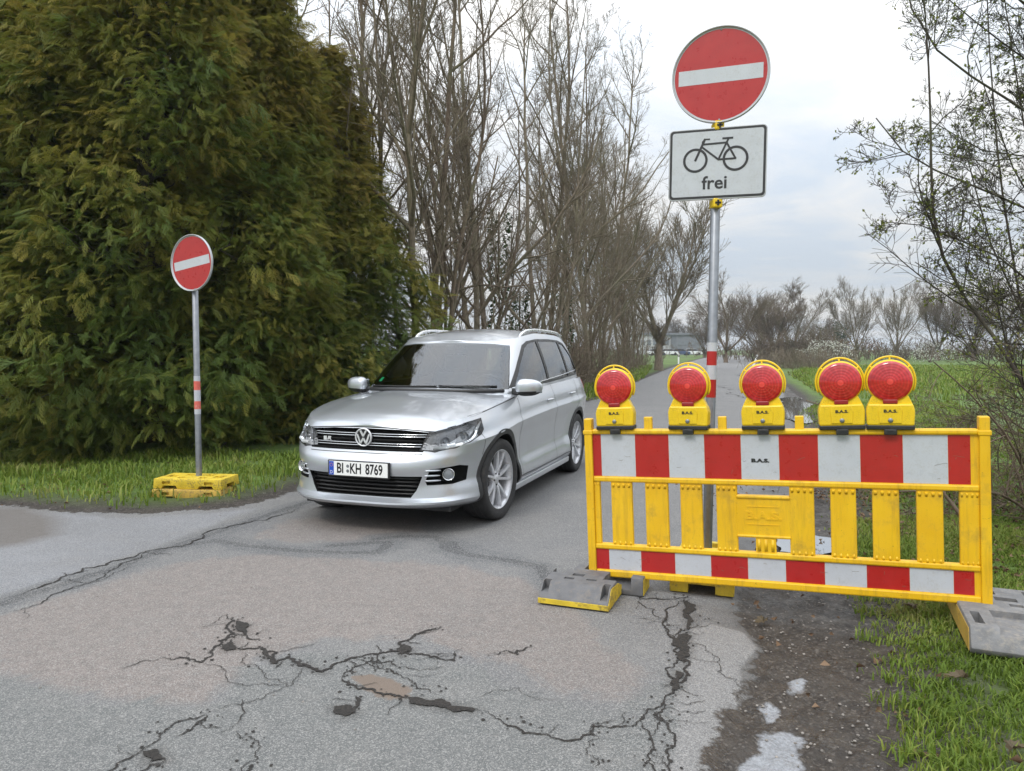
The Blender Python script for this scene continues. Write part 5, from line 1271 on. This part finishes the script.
# wheels
def wheel():
    W_ = empty('wheel'); t = MB()
    t.lathe([(.252, -.11), (.285, -.122), (.318, -.122), (.337, -.112), (.345, -.085), (.3455, 0), (.345, .085), (.337, .112), (.318, .122), (.285, .122), (.252, .11)], 72, 'Y')
    for k in (-.05, 0, .05): t.lathe([(.3458, k-.004), (.3462, k-.0035), (.3462, k+.0035), (.3458, k+.004)], 72, 'Y', m=1)
    t.build('tyre', [M_['tyre'], M_['black']], W_)
    r = MB(); r.lathe([(.247, -.108), (.258, -.112), (.260, -.104), (.250, -.098), (.238, -.085), (.232, -.03), (.232, .10)], 72, 'Y')
    for k in range(5):
        a0 = R(90+72*k)
        for sg in (-1, 1):
            # blade from hub to rim, pairs splayed from one root
            P = []
            for f_, wd, sp, yy in ((.045, .034, .008, -.072), (.10, .028, .024, -.086), (.17, .024, .044, -.094), (.238, .026, .062, -.098)):
                c = Vector((f_, 0, 0)); P.append((f_, sp*sg, wd*.72, yy))
            vs = []
            for x, off, w, yy in P:
                for dy, ww in ((0, .75), (.012, 1.), (.040, .9)):
                    for e_ in (-1, 1):
                        px, pz = x, off+e_*w*ww*.62; vs.append((px*math.cos(a0)-pz*math.sin(a0), yy+dy, px*math.sin(a0)+pz*math.cos(a0)))
            fs = []
            for i in range(3):
                b = i*6; n_ = b+6; fs += [[b, b+1, n_+1, n_], [b, n_, n_+2, b+2], [b+2, n_+2, n_+4, b+4], [b+1, b+3, n_+3, n_+1], [b+3, b+5, n_+5, n_+3]]
            r.add(vs, fs, 0)
    r.lathe([(0, -.082), (.030, -.082), (.034, -.078), (.062, -.070), (.070, -.05), (.07, 0)], 32, 'Y')
    for k in range(5): a = R(54+72*k); r.lathe([(.008, -.080), (.008, -.066)], 8, 'Y', (.050*math.cos(a), 0, .050*math.sin(a)), 1)
    r.build('rim', [M_['rimsilver'], M_['black']], W_)
    d = MB(); d.lathe([(0, -.02), (.165, -.02), (.168, -.01), (.165, 0)], 40, 'Y', m=0); d.lathe([(.16, .03), (.235, .03)], 40, 'Y', m=1); d.box((-.19, -.05, -.06), (-.10, .01, .07), 1, .01); d.build('brake_disc', [M_['rimdark'], M_['black']], W_)
    return W_
w0 = wheel(); first = True
for wx, s, rot, steer in ((1.302, 1, 12, -5), (1.302, -1, 40, -5), (-1.302, 1, -20, 0), (-1.302, -1, 5, 0)):
    o = w0 if first else copy_tree(w0); first = False; o.parent = CAR; o.location = (wx, s*.755, .345); o.rotation_euler = (0, 0, (PI if s > 0 else 0)+R(steer))
    for ch in o.children: ch.rotation_euler = (0, R(rot), 0)
# interior
q = MB(); q.box((.42, -.66, .86), (.90, .66, 1.045), 0, .05); q.box((.44, .20, .98), (.66, .52, 1.10), 0, .03); q.build('dashboard', M_['black'], CAR)
def seat(y, x=-.12, w=.25):
    q = MB(); q.box((x-.25, y-w, .50), (x+.27, y+w, .64), 0, .05)
    q.box((-.07, -w+.01, 0), (.07, w-.01, .60), 0, .05, Matrix.Translation((x-.28, y, .60))@Matrix.Rotation(R(-14), 4, 'Y'))
    q.box((-.045, -.13, .62), (.045, .13, .80), 0, .035, Matrix.Translation((x-.28, y, .60))@Matrix.Rotation(R(-14), 4, 'Y')); q.build('seat', M_['seat'], CAR)
seat(.37); seat(-.37); seat(.0, -.95, .55)
q = MB(); Rm = Matrix.Translation((.27, .37, 1.02))@Matrix.Rotation(R(-66), 4, 'Y'); b = MB(); b.tube([(.185*math.cos(R(a)), .185*math.sin(R(a)), 0) for a in range(0, 360, 12)], .015, 8, closed=True)
b.box((-.05, -.06, -.03), (.05, .06, .005), 0, .02); b.box((-.02, -.18, -.015), (.02, .18, 0), 0, .004); q.add([Rm@Vector(p) for p in b.v], b.f, 0, False); q.tube([(.28, .37, 1.01), (.55, .37, .93)], .03, 10); q.build('steering_wheel', M_['black'], CAR)
q = MB(); q.box((.28, -.11, 1.40), (.31, .11, 1.455), 0, .012); q.build('rear_view_mirror', M_['black'], CAR)
# driver
def skinned(name, V, E, Rd, mat, parent, sub=2):
    me = bpy.data.meshes.new(name); me.from_pydata(V, E, []); o = link(name, me, None, [])
    o.modifiers.new('s', 'SKIN'); 
    for i, r_ in enumerate(Rd): me.skin_vertices[0].data[i].radius = (r_, r_) if not isinstance(r_, tuple) else r_
    me.skin_vertices[0].data[0].use_root = True
    m = o.modifiers.new('u', 'SUBSURF'); m.levels = sub; m.render_levels = sub
    bpy.context.view_layer.update(); dg = bpy.context.evaluated_depsgraph_get(); m2 = bpy.data.meshes.new_from_object(o.evaluated_get(dg)); bpy.data.objects.remove(o)
    for p in m2.polygons: p.use_smooth = True
    m2.materials.clear(); m2.materials.append(mat); ob = bpy.data.objects.new(name, m2); COL.objects.link(ob)
    if parent: ob.parent = parent
    return ob
DR = empty('person', (0, 0, 0)); tag(DR, 'driver in a dark jacket behind the windscreen holding the steering wheel', 'person')
DR.location = CAR.location; DR.rotation_euler = CAR.rotation_euler
y = .37
V = [(-.22, y, .70), (-.26, y, .88), (-.29, y, 1.06), (-.29, y, 1.17), (-.27, y, 1.25), (-.27, y+.17, 1.12), (-.27, y-.17, 1.12), (-.12, y+.24, .92), (-.12, y-.24, .92), (.10, y+.19, .99), (.10, y-.19, .99), (-.05, y+.10, .66), (-.05, y-.10, .66), (.27, y+.12, .72), (.27, y-.12, .72), (.42, y+.12, .45), (.42, y-.12, .45)]
E_ = [(0, 1), (1, 2), (2, 3), (3, 4), (2, 5), (2, 6), (5, 7), (6, 8), (7, 9), (8, 10), (0, 11), (0, 12), (11, 13), (12, 14), (13, 15), (14, 16)]
skinned('body', V, E_, [.15, .15, .15, .10, .055, .075, .075, .052, .052, .036, .036, .09, .09, .07, .07, .05, .05], M_['cloth'], DR)
V = [(-.27, y, 1.22), (-.25, y, 1.28), (-.235, y, 1.36), (-.235, y, 1.43), (-.16, y, 1.35), (-.15, y, 1.30)]
skinned('head', V, [(0, 1), (1, 2), (2, 3), (2, 4), (1, 5)], [.05, .062, .086, .070, .018, .03], M_['skin'], DR)
skinned('hair', [(-.27, y, 1.34), (-.27, y, 1.41), (-.245, y, 1.46), (-.20, y, 1.455)], [(0, 1), (1, 2), (2, 3)], [.07, .085, .065, .04], M_['hair'], DR)
q = MB()
for sy in (-.035, .035): q.lathe([(0, .004), (.007, .002), (.01, 0)], 10, 'X', (-.157, y+sy, 1.375))
q.build('eyes', M_['ink'], DR)
for sy in (-1, 1):
    V = [(.08, y+sy*.19, .99), (.135, y+sy*.19, 1.01), (.165, y+sy*.187, 1.03)]; E2 = [(0, 1), (1, 2)]; Rr_ = [.034, .034, .030]
    for k in range(4):
        zc = 1.055-.024*k; b = len(V); V += [(.185, y+sy*.185, zc), (.215, y+sy*.198, zc+.004), (.225, y+sy*.178, zc)]; E2 += [(2, b), (b, b+1), (b+1, b+2)]; Rr_ += [.011, .010, .008]
    b = len(V); V += [(.16, y+sy*.165, 1.05), (.19, y+sy*.15, 1.075)]; E2 += [(2, b), (b, b+1)]; Rr_ += [.012, .009]
    skinned('hand', V, E2, Rr_, M_['skin'], DR, 1)
# ------------------------------------------------------------------ right hand shrubs
def px_stem(pts, k=12):
    P = np.array([At(a, b, d) for a, b, d in pts]); s = np.r_[0, np.cumsum(np.linalg.norm(np.diff(P, axis=0), axis=1))]; u = np.linspace(0, s[-1], k)
    return np.stack([np.interp(u, s, P[:, i]) for i in range(3)], 1)
rg = np.random.default_rng(77)
def shrub(name, stems, rads, levels, seed, leafn, leafs, label, cat, minr=.0016, mat='barkdark', keep=None, lmat='leafnew', group=None):
    V, F, tips = grow(np.array(stems), np.array(rads), levels, seed, minr); T = empty(name, (float(stems[0][0][0]), float(stems[0][0][1]), 0))
    tag(T, label, cat, group); O = np.array([T.location.x, T.location.y, 0]); w = link('branches', np_mesh('branches', V-O, F, True), T, [M_[mat]])
    r = np.random.default_rng(seed+9); B, k, _ = tips.shape; i = r.integers(0, B, leafn); t = r.integers(1, k, leafn)
    P = tips[i, t]+r.normal(0, .004, (leafn, 3)); D = norm(tips[i, t]-tips[i, t-1])+r.normal(0, .6, (leafn, 3)); D[:, 2] -= .2
    V, F, tn = leaves(P-O, D, leafs, r); link('leaves', np_mesh('leaves', V, F, False, {'tone': tn}), T, [M_[lmat]]); return T
st = []; rd = []
def add_st(pts, r_): st.append(px_stem(pts)); rd.append(r_)
add_st([(1060, 470, 5.2), (1015, 365, 5.3), (985, 325, 5.4), (955, 285, 5.5), (940, 250, 5.5), (933, 215, 5.5), (931, 160, 5.5), (930, 90, 5.5), (927, 40, 5.5), (922, -30, 5.5)], .017)
add_st([(1150, 420, 5.8), (1100, 300, 5.8), (1040, 215, 5.8), (985, 190, 5.7), (945, 175, 5.6), (915, 160, 5.5), (890, 142, 5.5), (876, 118, 5.5)], .016)
add_st([(1200, 350, 6), (1120, 200, 6), (1040, 120, 6), (985, 85, 5.9), (945, 60, 5.8), (915, 22, 5.8), (900, -40, 5.8)], .018)
add_st([(1130, 430, 5.5), (1070, 330, 5.5), (1010, 262, 5.4), (960, 240, 5.3), (920, 225, 5.2), (885, 222, 5.2)], .012)
add_st([(1220, 300, 6.2), (1120, 80, 6.2), (1050, 20, 6.2), (990, -20, 6.1), (940, -50, 6)], .018)
add_st([(1180, 460, 6), (1120, 330, 6), (1080, 180, 6), (1060, 40, 6), (1050, -80, 6)], .022)
add_st([(1100, 470, 6.2), (1060, 380, 6.2), (1020, 300, 6.2), (1000, 180, 6.2), (990, 60, 6.2), (985, -50, 6.2)], .014)
add_st([(1180, 380, 5.6), (1100, 300, 5.6), (1040, 285, 5.6), (990, 300, 5.5), (950, 285, 5.4), (915, 262, 5.4)], .012)
add_st([(1240, 200, 6.5), (1130, 140, 6.5), (1050, 160, 6.4), (980, 150, 6.3), (930, 120, 6.2)], .014)
add_st([(1230, 100, 6.5), (1120, 20, 6.5), (1040, 70, 6.4), (985, 30, 6.3), (950, 0, 6.2), (915, -20, 6.2)], .014)
for (xa, ya, xb, yb, xc, yc, d) in ((1150, 500, 1060, 260, 1000, -30, 6.1), (1200, 500, 1100, 250, 1035, -60, 5.9), (1120, 520, 1030, 330, 960, 130, 5.9), (1160, 420, 1060, 250, 975, 60, 6.6), (1180, 380, 1090, 160, 1010, 90, 6.4), (1100, 560, 1040, 420, 985, 250, 5.7)):
    add_st([(xa, ya, d), ((xa+xb)/2+8, (ya+yb)/2-14, d), (xb, yb, d), ((xb+xc)/2-6, (yb+yc)/2+10, d), (xc, yc, d)], .014)
shrub('budding_tree', st, rd, [dict(n=17, spread=(.4, 1.15), ratio=.23, k=6, w=.15, up=.05, sides=4, t0=.12, fall=.55, rr=.009), dict(n=12, spread=(.4, 1.1), ratio=.45, k=5, w=.18, up=.04, t0=.15, rr=.009), dict(n=6, spread=(.4, 1.1), ratio=.5, k=4, w=.18, up=.05, t0=.1, rr=.009)],
      5, 9000, .027, 'budding tree with small fresh leaves reaching in from the right edge', 'tree', .0018)
st = []; rd = []
rq = random.Random(12)
for i in range(32):
    y0 = rq.uniform(4.6, 8.5); x0 = .64*y0+rq.uniform(.0, 1.7); L = rq.uniform(1.0, 2.0); a = rq.uniform(2.2, 4.6); tl = rq.uniform(.3, 1.1)
    P = [np.array([x0, y0, -.05])]; d = np.array([math.cos(a)*math.sin(tl), math.sin(a)*math.sin(tl)*.6, math.cos(tl)])
    for k in range(11):
        d = d+np.array([rq.gauss(0, .10)-.03, rq.gauss(0, .1), rq.gauss(-.085, .08)]); d /= np.linalg.norm(d); P.append(P[-1]+d*L/11)
    st.append(np.array(P)); rd.append(rq.uniform(.008, .018))
shrub('bramble_bush', st, rd, [dict(n=9, spread=(.4, 1.2), ratio=.42, k=6, w=.17, up=-.03, sides=4, t0=.1, fall=.5, rr=.009), dict(n=6, spread=(.4, 1.2), ratio=.45, k=4, w=.18, up=-.02, t0=.1, rr=.009), dict(n=3, spread=(.4, 1.1), ratio=.5, k=3, w=.18, up=0, t0=.1, rr=.008)],
      15, 3000, .026, 'tangled leafless bramble bush with arching twigs behind the right end of the barrier', 'bush', .0018, 'bark')
st = []; rd = []
for i in range(14):
    y0 = rq.uniform(8, 13); x0 = .66*y0+rq.uniform(.5, 3.4); L = rq.uniform(1.6, 3.4); a = rq.uniform(0, 6.28); tl = rq.uniform(.1, .6)
    P = [np.array([x0, y0, -.05])]; d = np.array([math.cos(a)*math.sin(tl), math.sin(a)*math.sin(tl), math.cos(tl)])
    for k in range(11):
        d = d+np.array([rq.gauss(0, .12), rq.gauss(0, .1), rq.gauss(-.02, .08)]); d /= np.linalg.norm(d); P.append(P[-1]+d*L/11)
    st.append(np.array(P)); rd.append(rq.uniform(.010, .02))
shrub('hedgerow_bush', st, rd, [dict(n=10, spread=(.4, 1.1), ratio=.42, k=6, w=.15, up=.02, sides=4, t0=.1, fall=.5, rr=.009), dict(n=7, spread=(.4, 1.1), ratio=.45, k=4, w=.18, up=0, t0=.1, rr=.009), dict(n=4, spread=(.4, 1.1), ratio=.5, k=3, w=.18, up=0, t0=.1, rr=.008)],
      25, 4200, .045, 'shrub flecked with yellow green buds growing farther back at the right edge', 'bush', .0025, 'bark')
# ------------------------------------------------------------------ distance
def far_mesh(seed, spread, minr, nst):
    rng = np.random.default_rng(seed); k = 9; a = np.arange(nst)*2*PI/nst+rng.uniform(0, .6, nst); tl = spread*rng.uniform(.35, 1.0, nst)
    D = np.stack([np.cos(a)*np.sin(tl), np.sin(a)*np.sin(tl), np.cos(tl)], 1); S = np.zeros((nst, 3)); S[:, 2] = 1.4+rng.uniform(0, .5, nst)
    st = wander(S, D, 8.4*rng.uniform(.8, 1.05, nst), k, .07, .07, rng); tr = np.zeros((1, k, 3)); tr[0, :, 2] = np.linspace(-.2, 2.2, k)
    V, F, _ = grow(np.concatenate([tr, st]), np.r_[.30, np.full(nst, .11)], [dict(n=11, spread=(.3, .7), ratio=.50, k=6, w=.09, up=.12, sides=4, t0=.12, fall=.6, rr=.010), dict(n=9, spread=(.3, .7), ratio=.58, k=5, w=.10, up=.10, t0=.12, fall=.5, rr=.008), dict(n=9, spread=(.3, .8), ratio=.6, k=3, w=.1, up=.08, t0=.1, fall=.5, rr=.008)], seed+5, minr)
    return np_mesh('trunk', V, F, True)
fars = [far_mesh(61, .62, .009, 5), far_mesh(62, .9, .009, 7), far_mesh(63, .9, .009, 5)]
for i, b in enumerate(fars): b.materials.append(M_['bark2' if i == 0 else 'bark'])
def far(px, ytop, Yd, k, lab, rz=0., wide=1., base=360):
    p = At(px, ytop, Yd); o = bpy.data.objects.new('bare_tree', fars[k]); COL.objects.link(o); s = (p.z+.3)/10.5
    o.location = (p.x, Yd, -.1); o.rotation_euler = (0, 0, rz); o.scale = (s*wide, s*wide, s); tag(o, lab, 'tree', 'bare trees on the far edge of the field')
far(727, 284, 78, 2, 'dark spreading bare tree just right of the striped sign pole, far down the lane', .4, 1.2)
far(776, 290, 88, 1, 'rounded dense bare tree above the middle warning lamp', 1.2, 1.35)
far(760, 300, 95, 1, 'lower rounded bare tree left beside the one above the middle lamp', 2.2, 1.25)
far(793, 296, 100, 0, 'fine twigged bare tree at the right flank of the rounded one', 2.9, 1.1)
far(858, 286, 84, 0, 'fan shaped pollard like bare tree above the two adjoining lamps', .9, .8)
far(899, 284, 86, 0, 'second fan shaped bare tree, right of the one above the adjoining lamps', 3.9, .8)
far(940, 287, 90, 2, 'bare tree seen through the budding twigs at the right', 5, 1.1)
far(975, 290, 88, 1, 'broad bare tree mostly behind the budding tree', 2, 1.2)
far(1010, 286, 92, 0, 'bare tree at the right edge behind the budding tree', 1, 1.2)
far(820, 322, 110, 1, 'low dark bare tree between the rounded tree and the fan shaped ones', 1, 1.3)
far(838, 318, 125, 2, 'small distant tree left of the fan shaped ones', 3, 1.3)
far(705, 318, 120, 1, 'distant bare tree behind the sign pole beside the pale building', 4, 1.4)
far(1070, 280, 80, 2, 'bare tree beyond the right edge behind the shrubs', 4, 1.2)
o = bpy.data.objects.new('bare_tree', fars[0]); COL.objects.link(o); o.location = (9.7, 49, -.1); o.scale = (1.25, 1.25, 1.22); tag(o, 'last and broadest bare tree of the row, boughs reaching right towards the tall sign', 'tree', 'bare trees of the row beside the lane')
for i, (px, yt) in enumerate(((655, 318), (668, 322), (684, 320))): far(px, yt, 210, i % 3, ('distant tree at the left behind the pale building', 'distant tree behind the middle of the pale building', 'distant tree at the right behind the pale building')[i], i, 1.5)
def xr(a, Y): return (a-512)/CF*Y
thicket('far_woodland', [(xr(735, 100), 100, xr(1100, 96), 96, 2.), (xr(700, 135), 135, xr(1100, 125), 125, 4.), (xr(760, 84), 84, xr(830, 80), 80, 1.)], 380, 1.2, 3.6, M_['bark'], 71, 'brown grey thicket along the far edge of the field', 'thicket', r=.05, minr=.02, lean=.3)
thicket('reeds', [(xr(790, 52), 56, xr(838, 50), 50, 1.0)], 520, .7, 1.7, M_['bark2'], 73, 'pale dry stems beside the far end of the lane', 'reeds', r=.012, minr=.008, lean=.16, nsub=2)
def cloudshrub(px, py, Yd, w, h, n, size, mat, lab, name, cat, seed):
    r = np.random.default_rng(seed); p = At(px, py, Yd); a = r.normal(0, 1, (n, 3)); a = norm(a)*r.uniform(.45, 1, (n, 1))**.5
    lump = 1+.22*np.sin(a[:, :1]*7+seed)+.2*np.sin(a[:, 2:]*9+a[:, 1:2]*6); P = a*lump*np.array([w/2, w/2, h/2])+np.array([0, 0, h*.52])
    V, F, t = leaves(P, r.normal(0, 1, (n, 3)), size, r); T = empty(name, (p.x, Yd, 0)); tag(T, lab, cat); link('foliage', np_mesh('foliage', V, F, False, {'tone': t}), T, [M_[mat]])
    st_ = wander(np.zeros((7, 3)), r.normal(0, .5, (7, 3))+[0, 0, 1], np.full(7, h*.8), 5, .1, .02, r); Vb, Fb, _ = grow(st_, np.full(7, .05), [dict(n=6, spread=(.4, 1), ratio=.5, k=4, w=.1, up=.02, t0=.2)], seed, .015); link('branches', np_mesh('branches', Vb, Fb, True), T, [M_['bark']])
cloudshrub(826, 358, 66, 4.2, 2.2, 1200, .13, 'blossom', 'white blossoming shrub just above the left of the two adjoining lamps', 'blossoming_shrub', 'shrub', 3)
cloudshrub(930, 350, 78, 4, 2.2, 600, .13, 'blossom', 'white blossoming shrub behind the twigs right of the lamps', 'blossoming_shrub', 'shrub', 4)
cloudshrub(905, 345, 95, 3.5, 2.2, 160, .12, 'blossom', 'thinly blossoming shrub left of the one behind the twigs', 'blossoming_shrub', 'shrub', 5)
cloudshrub(830, 330, 115, 6, 5.4, 1600, .30, 'farleaf', 'dark evergreen left of the fan shaped bare trees', 'evergreen_tree', 'tree', 6)
cloudshrub(852, 345, 100, 9, 3.0, 1500, .2, 'deadleaf', 'brown leaved hedge mass below the fan shaped trees', 'brown_bush', 'bush', 7)
# building and vehicles far off
Yb = 175.
def bx(name, x0, x1, y0, y1, z0, z1, mat, parent, bev=0.): q = MB(); q.box((x0, y0, z0), (x1, y1, z1), 0, bev); return q.build(name, M_[mat], parent)
def hall(px0, px1, yt, Yd, lab, mat, wins):
    x0, x1 = At(px0, yt, Yd).x, At(px1, yt, Yd).x; h = At(px0, yt, Yd).z; T = empty('industrial_building', ((x0+x1)/2, Yd, -.2)); w = (x1-x0)/2
    tag(T, lab, 'building'); W_ = bx('wall', -w, w, 0, 14, 0, h, mat, T)
    bx('roof', -w-.4, w+.4, -.4, 14.4, h, h+.45, 'roofgrey', T)
    for i in range(wins):
        c = -w+(i+.5)*2*w/wins; f = bx('window', c-w/wins*.6, c+w/wins*.6, -.10, .0-.002, h*.5, h*.75, 'roofgrey', T); bx('pane', c-w/wins*.5, c+w/wins*.5, -.14, -.102, h*.53, h*.72, 'lampglass', f)
    bx('door', -w*.2, w*.2, -.12, -.002, 0, h*.42, 'roofgrey', T)
hall(640, 676, 334, 185, 'pale low industrial building left of the striped pole, far across the field', 'cream', 6)
hall(677, 702, 334, 178, 'grey low industrial building directly left of the striped pole in the distance', 'roofgrey', 4)
def far_car(px, Yd, mat, lab, rz):
    T = empty('parked_car', (xr(px, Yd), Yd, .0), (0, 0, rz)); tag(T, lab, 'car', 'cars parked by the far buildings')
    q = MB(); q.prism([(-2.1, .3), (2.1, .3), (2.15, .6), (2.0, .82), (1.1, .95), (-1.95, .95), (-2.15, .7)], -.85, .85, bev=.06); q.build('body', M_[mat], T)
    q = MB(); q.prism([(1.15, .93), (.55, 1.38), (-1.2, 1.42), (-1.9, .95)], -.72, .72, bev=.06); q.build('cabin', M_['black'], T)
    q = MB(); q.prism([(.5, 1.40), (-1.15, 1.44), (-1.1, 1.47), (.4, 1.45)], -.66, .66); q.build('roof', M_[mat], T)
    for x in (-1.3, 1.3):
        for s in (-1, 1): q = MB(); q.tube([(x, s*.62, .32), (x, s*.87, .32)], .32, 20); q.build('wheel', M_['tyre'], T)
M_['carwhite'] = pm('white_car_paint', (.75, .76, .78), .3, coat=.5); M_['carblue'] = pm('blue_car_paint', (.05, .08, .16), .3, coat=.5)
for i, (px, m, rz) in enumerate(((657, 'carwhite', .1), (668, 'carwhite', .2), (680, 'carblue', 0), (692, 'carwhite', .15))):
    far_car(px, 160+i*2, m, ('leftmost white car parked by the far building', 'second car from the left by the far building, white', 'dark blue car parked by the far building', 'white car parked nearest the striped sign pole in the distance')[i], rz)
def marker(px, Yd, lean_, lab):
    T = empty('marker_post', (xr(px, Yd), Yd, 0), (0, lean_, 0)); tag(T, lab, 'marker post', 'white marker posts beside the lane')
    q = MB(); q.prism([(-.06, 0), (.06, 0), (.06, .98), (-.06, 1.04)], -.05, .05, bev=.01); q.build('post', M_['white_paint'], T)
    q = MB(); q.prism([(-.062, .72), (.062, .66), (.062, .86), (-.062, .92)], -.052, .052); q.build('black_band', M_['ink'], T)
    q = MB(); q.box((-.03, -.056, .76), (.03, -.053, .84)); q.build('reflector', M_['white_paint'], T)
marker(678.5, 70, 0, 'white marker post on the left verge where the lane bends')
marker(715.5, 84, .02, 'tiny white marker post right beside the striped sign pole')
marker(753, 60, .35, 'leaning white marker post above the middle warning lamp')
T = empty('thin_mast', (xr(808.5, 90), 90, 0)); tag(T, 'thin pale mast with a small crosspiece between the far trees', 'mast')
q = MB(); q.tube([(0, 0, 0), (0, 0, 3.2)], [.07, .04], 8); q.build('pole', M_['white_paint'], T); q = MB(); q.box((-.35, -.06, 2.5), (.35, .06, 2.8), 0, .02); q.build('crosspiece', M_['white_paint'], T)
# the slight spring haze that softens the far side of the field
hz = NT('haze_air'); hz.n.remove(hz.b); pv = hz.n.new('ShaderNodeVolumePrincipled'); pv.inputs['Color'].default_value = (.80, .86, .94, 1); pv.inputs['Density'].default_value = .0006; pv.inputs['Anisotropy'].default_value = .2
hz.l.new(pv.outputs[0], hz.out.inputs['Volume'])
q = MB(); q.box((-1700, -1700, -1.3), (1700, 1700, 22)); tag(q.build('haze', hz.mat), 'thin pale haze over the field', 'haze', kind='stuff')
# single fallen leaves on the asphalt edge
for i, (px, py, lab) in enumerate(((763, 622, 'curled pale brown leaf on the wet shoulder below the barrier'), (961, 689, 'brown leaf in the grass near the right barrier foot'), (912, 614, 'small dry leaf in the grass left of the right barrier foot'), (1012, 765, 'light brown leaf in the grass at the lower right corner'))):
    x, y = G(px, py); r = np.random.default_rng(i); a = r.uniform(0, 6); n = 11; mb = MB(); vs = [(0, 0, .006)]
    for k in range(n*2):
        b = 2*PI*k/(n*2); rr_ = .045*(1 if k % 2 else .62)*(1.15+.5*math.cos(b)); vs.append((rr_*math.cos(b), rr_*.62*math.sin(b), .004+.022*abs(math.sin(b))+.006*math.cos(3*b)))
    mb.add(vs, [[0, 1+k, 1+(k+1) % (n*2)] for k in range(n*2)]); o = mb.build('fallen_leaf', M_['drygrass'], None, fix=False); o.location = (x, y, float(gz(x, y)[0])+(.03 if px > 900 else .002)); o.rotation_euler = (0, 0, a); tag(o, lab, 'leaf')
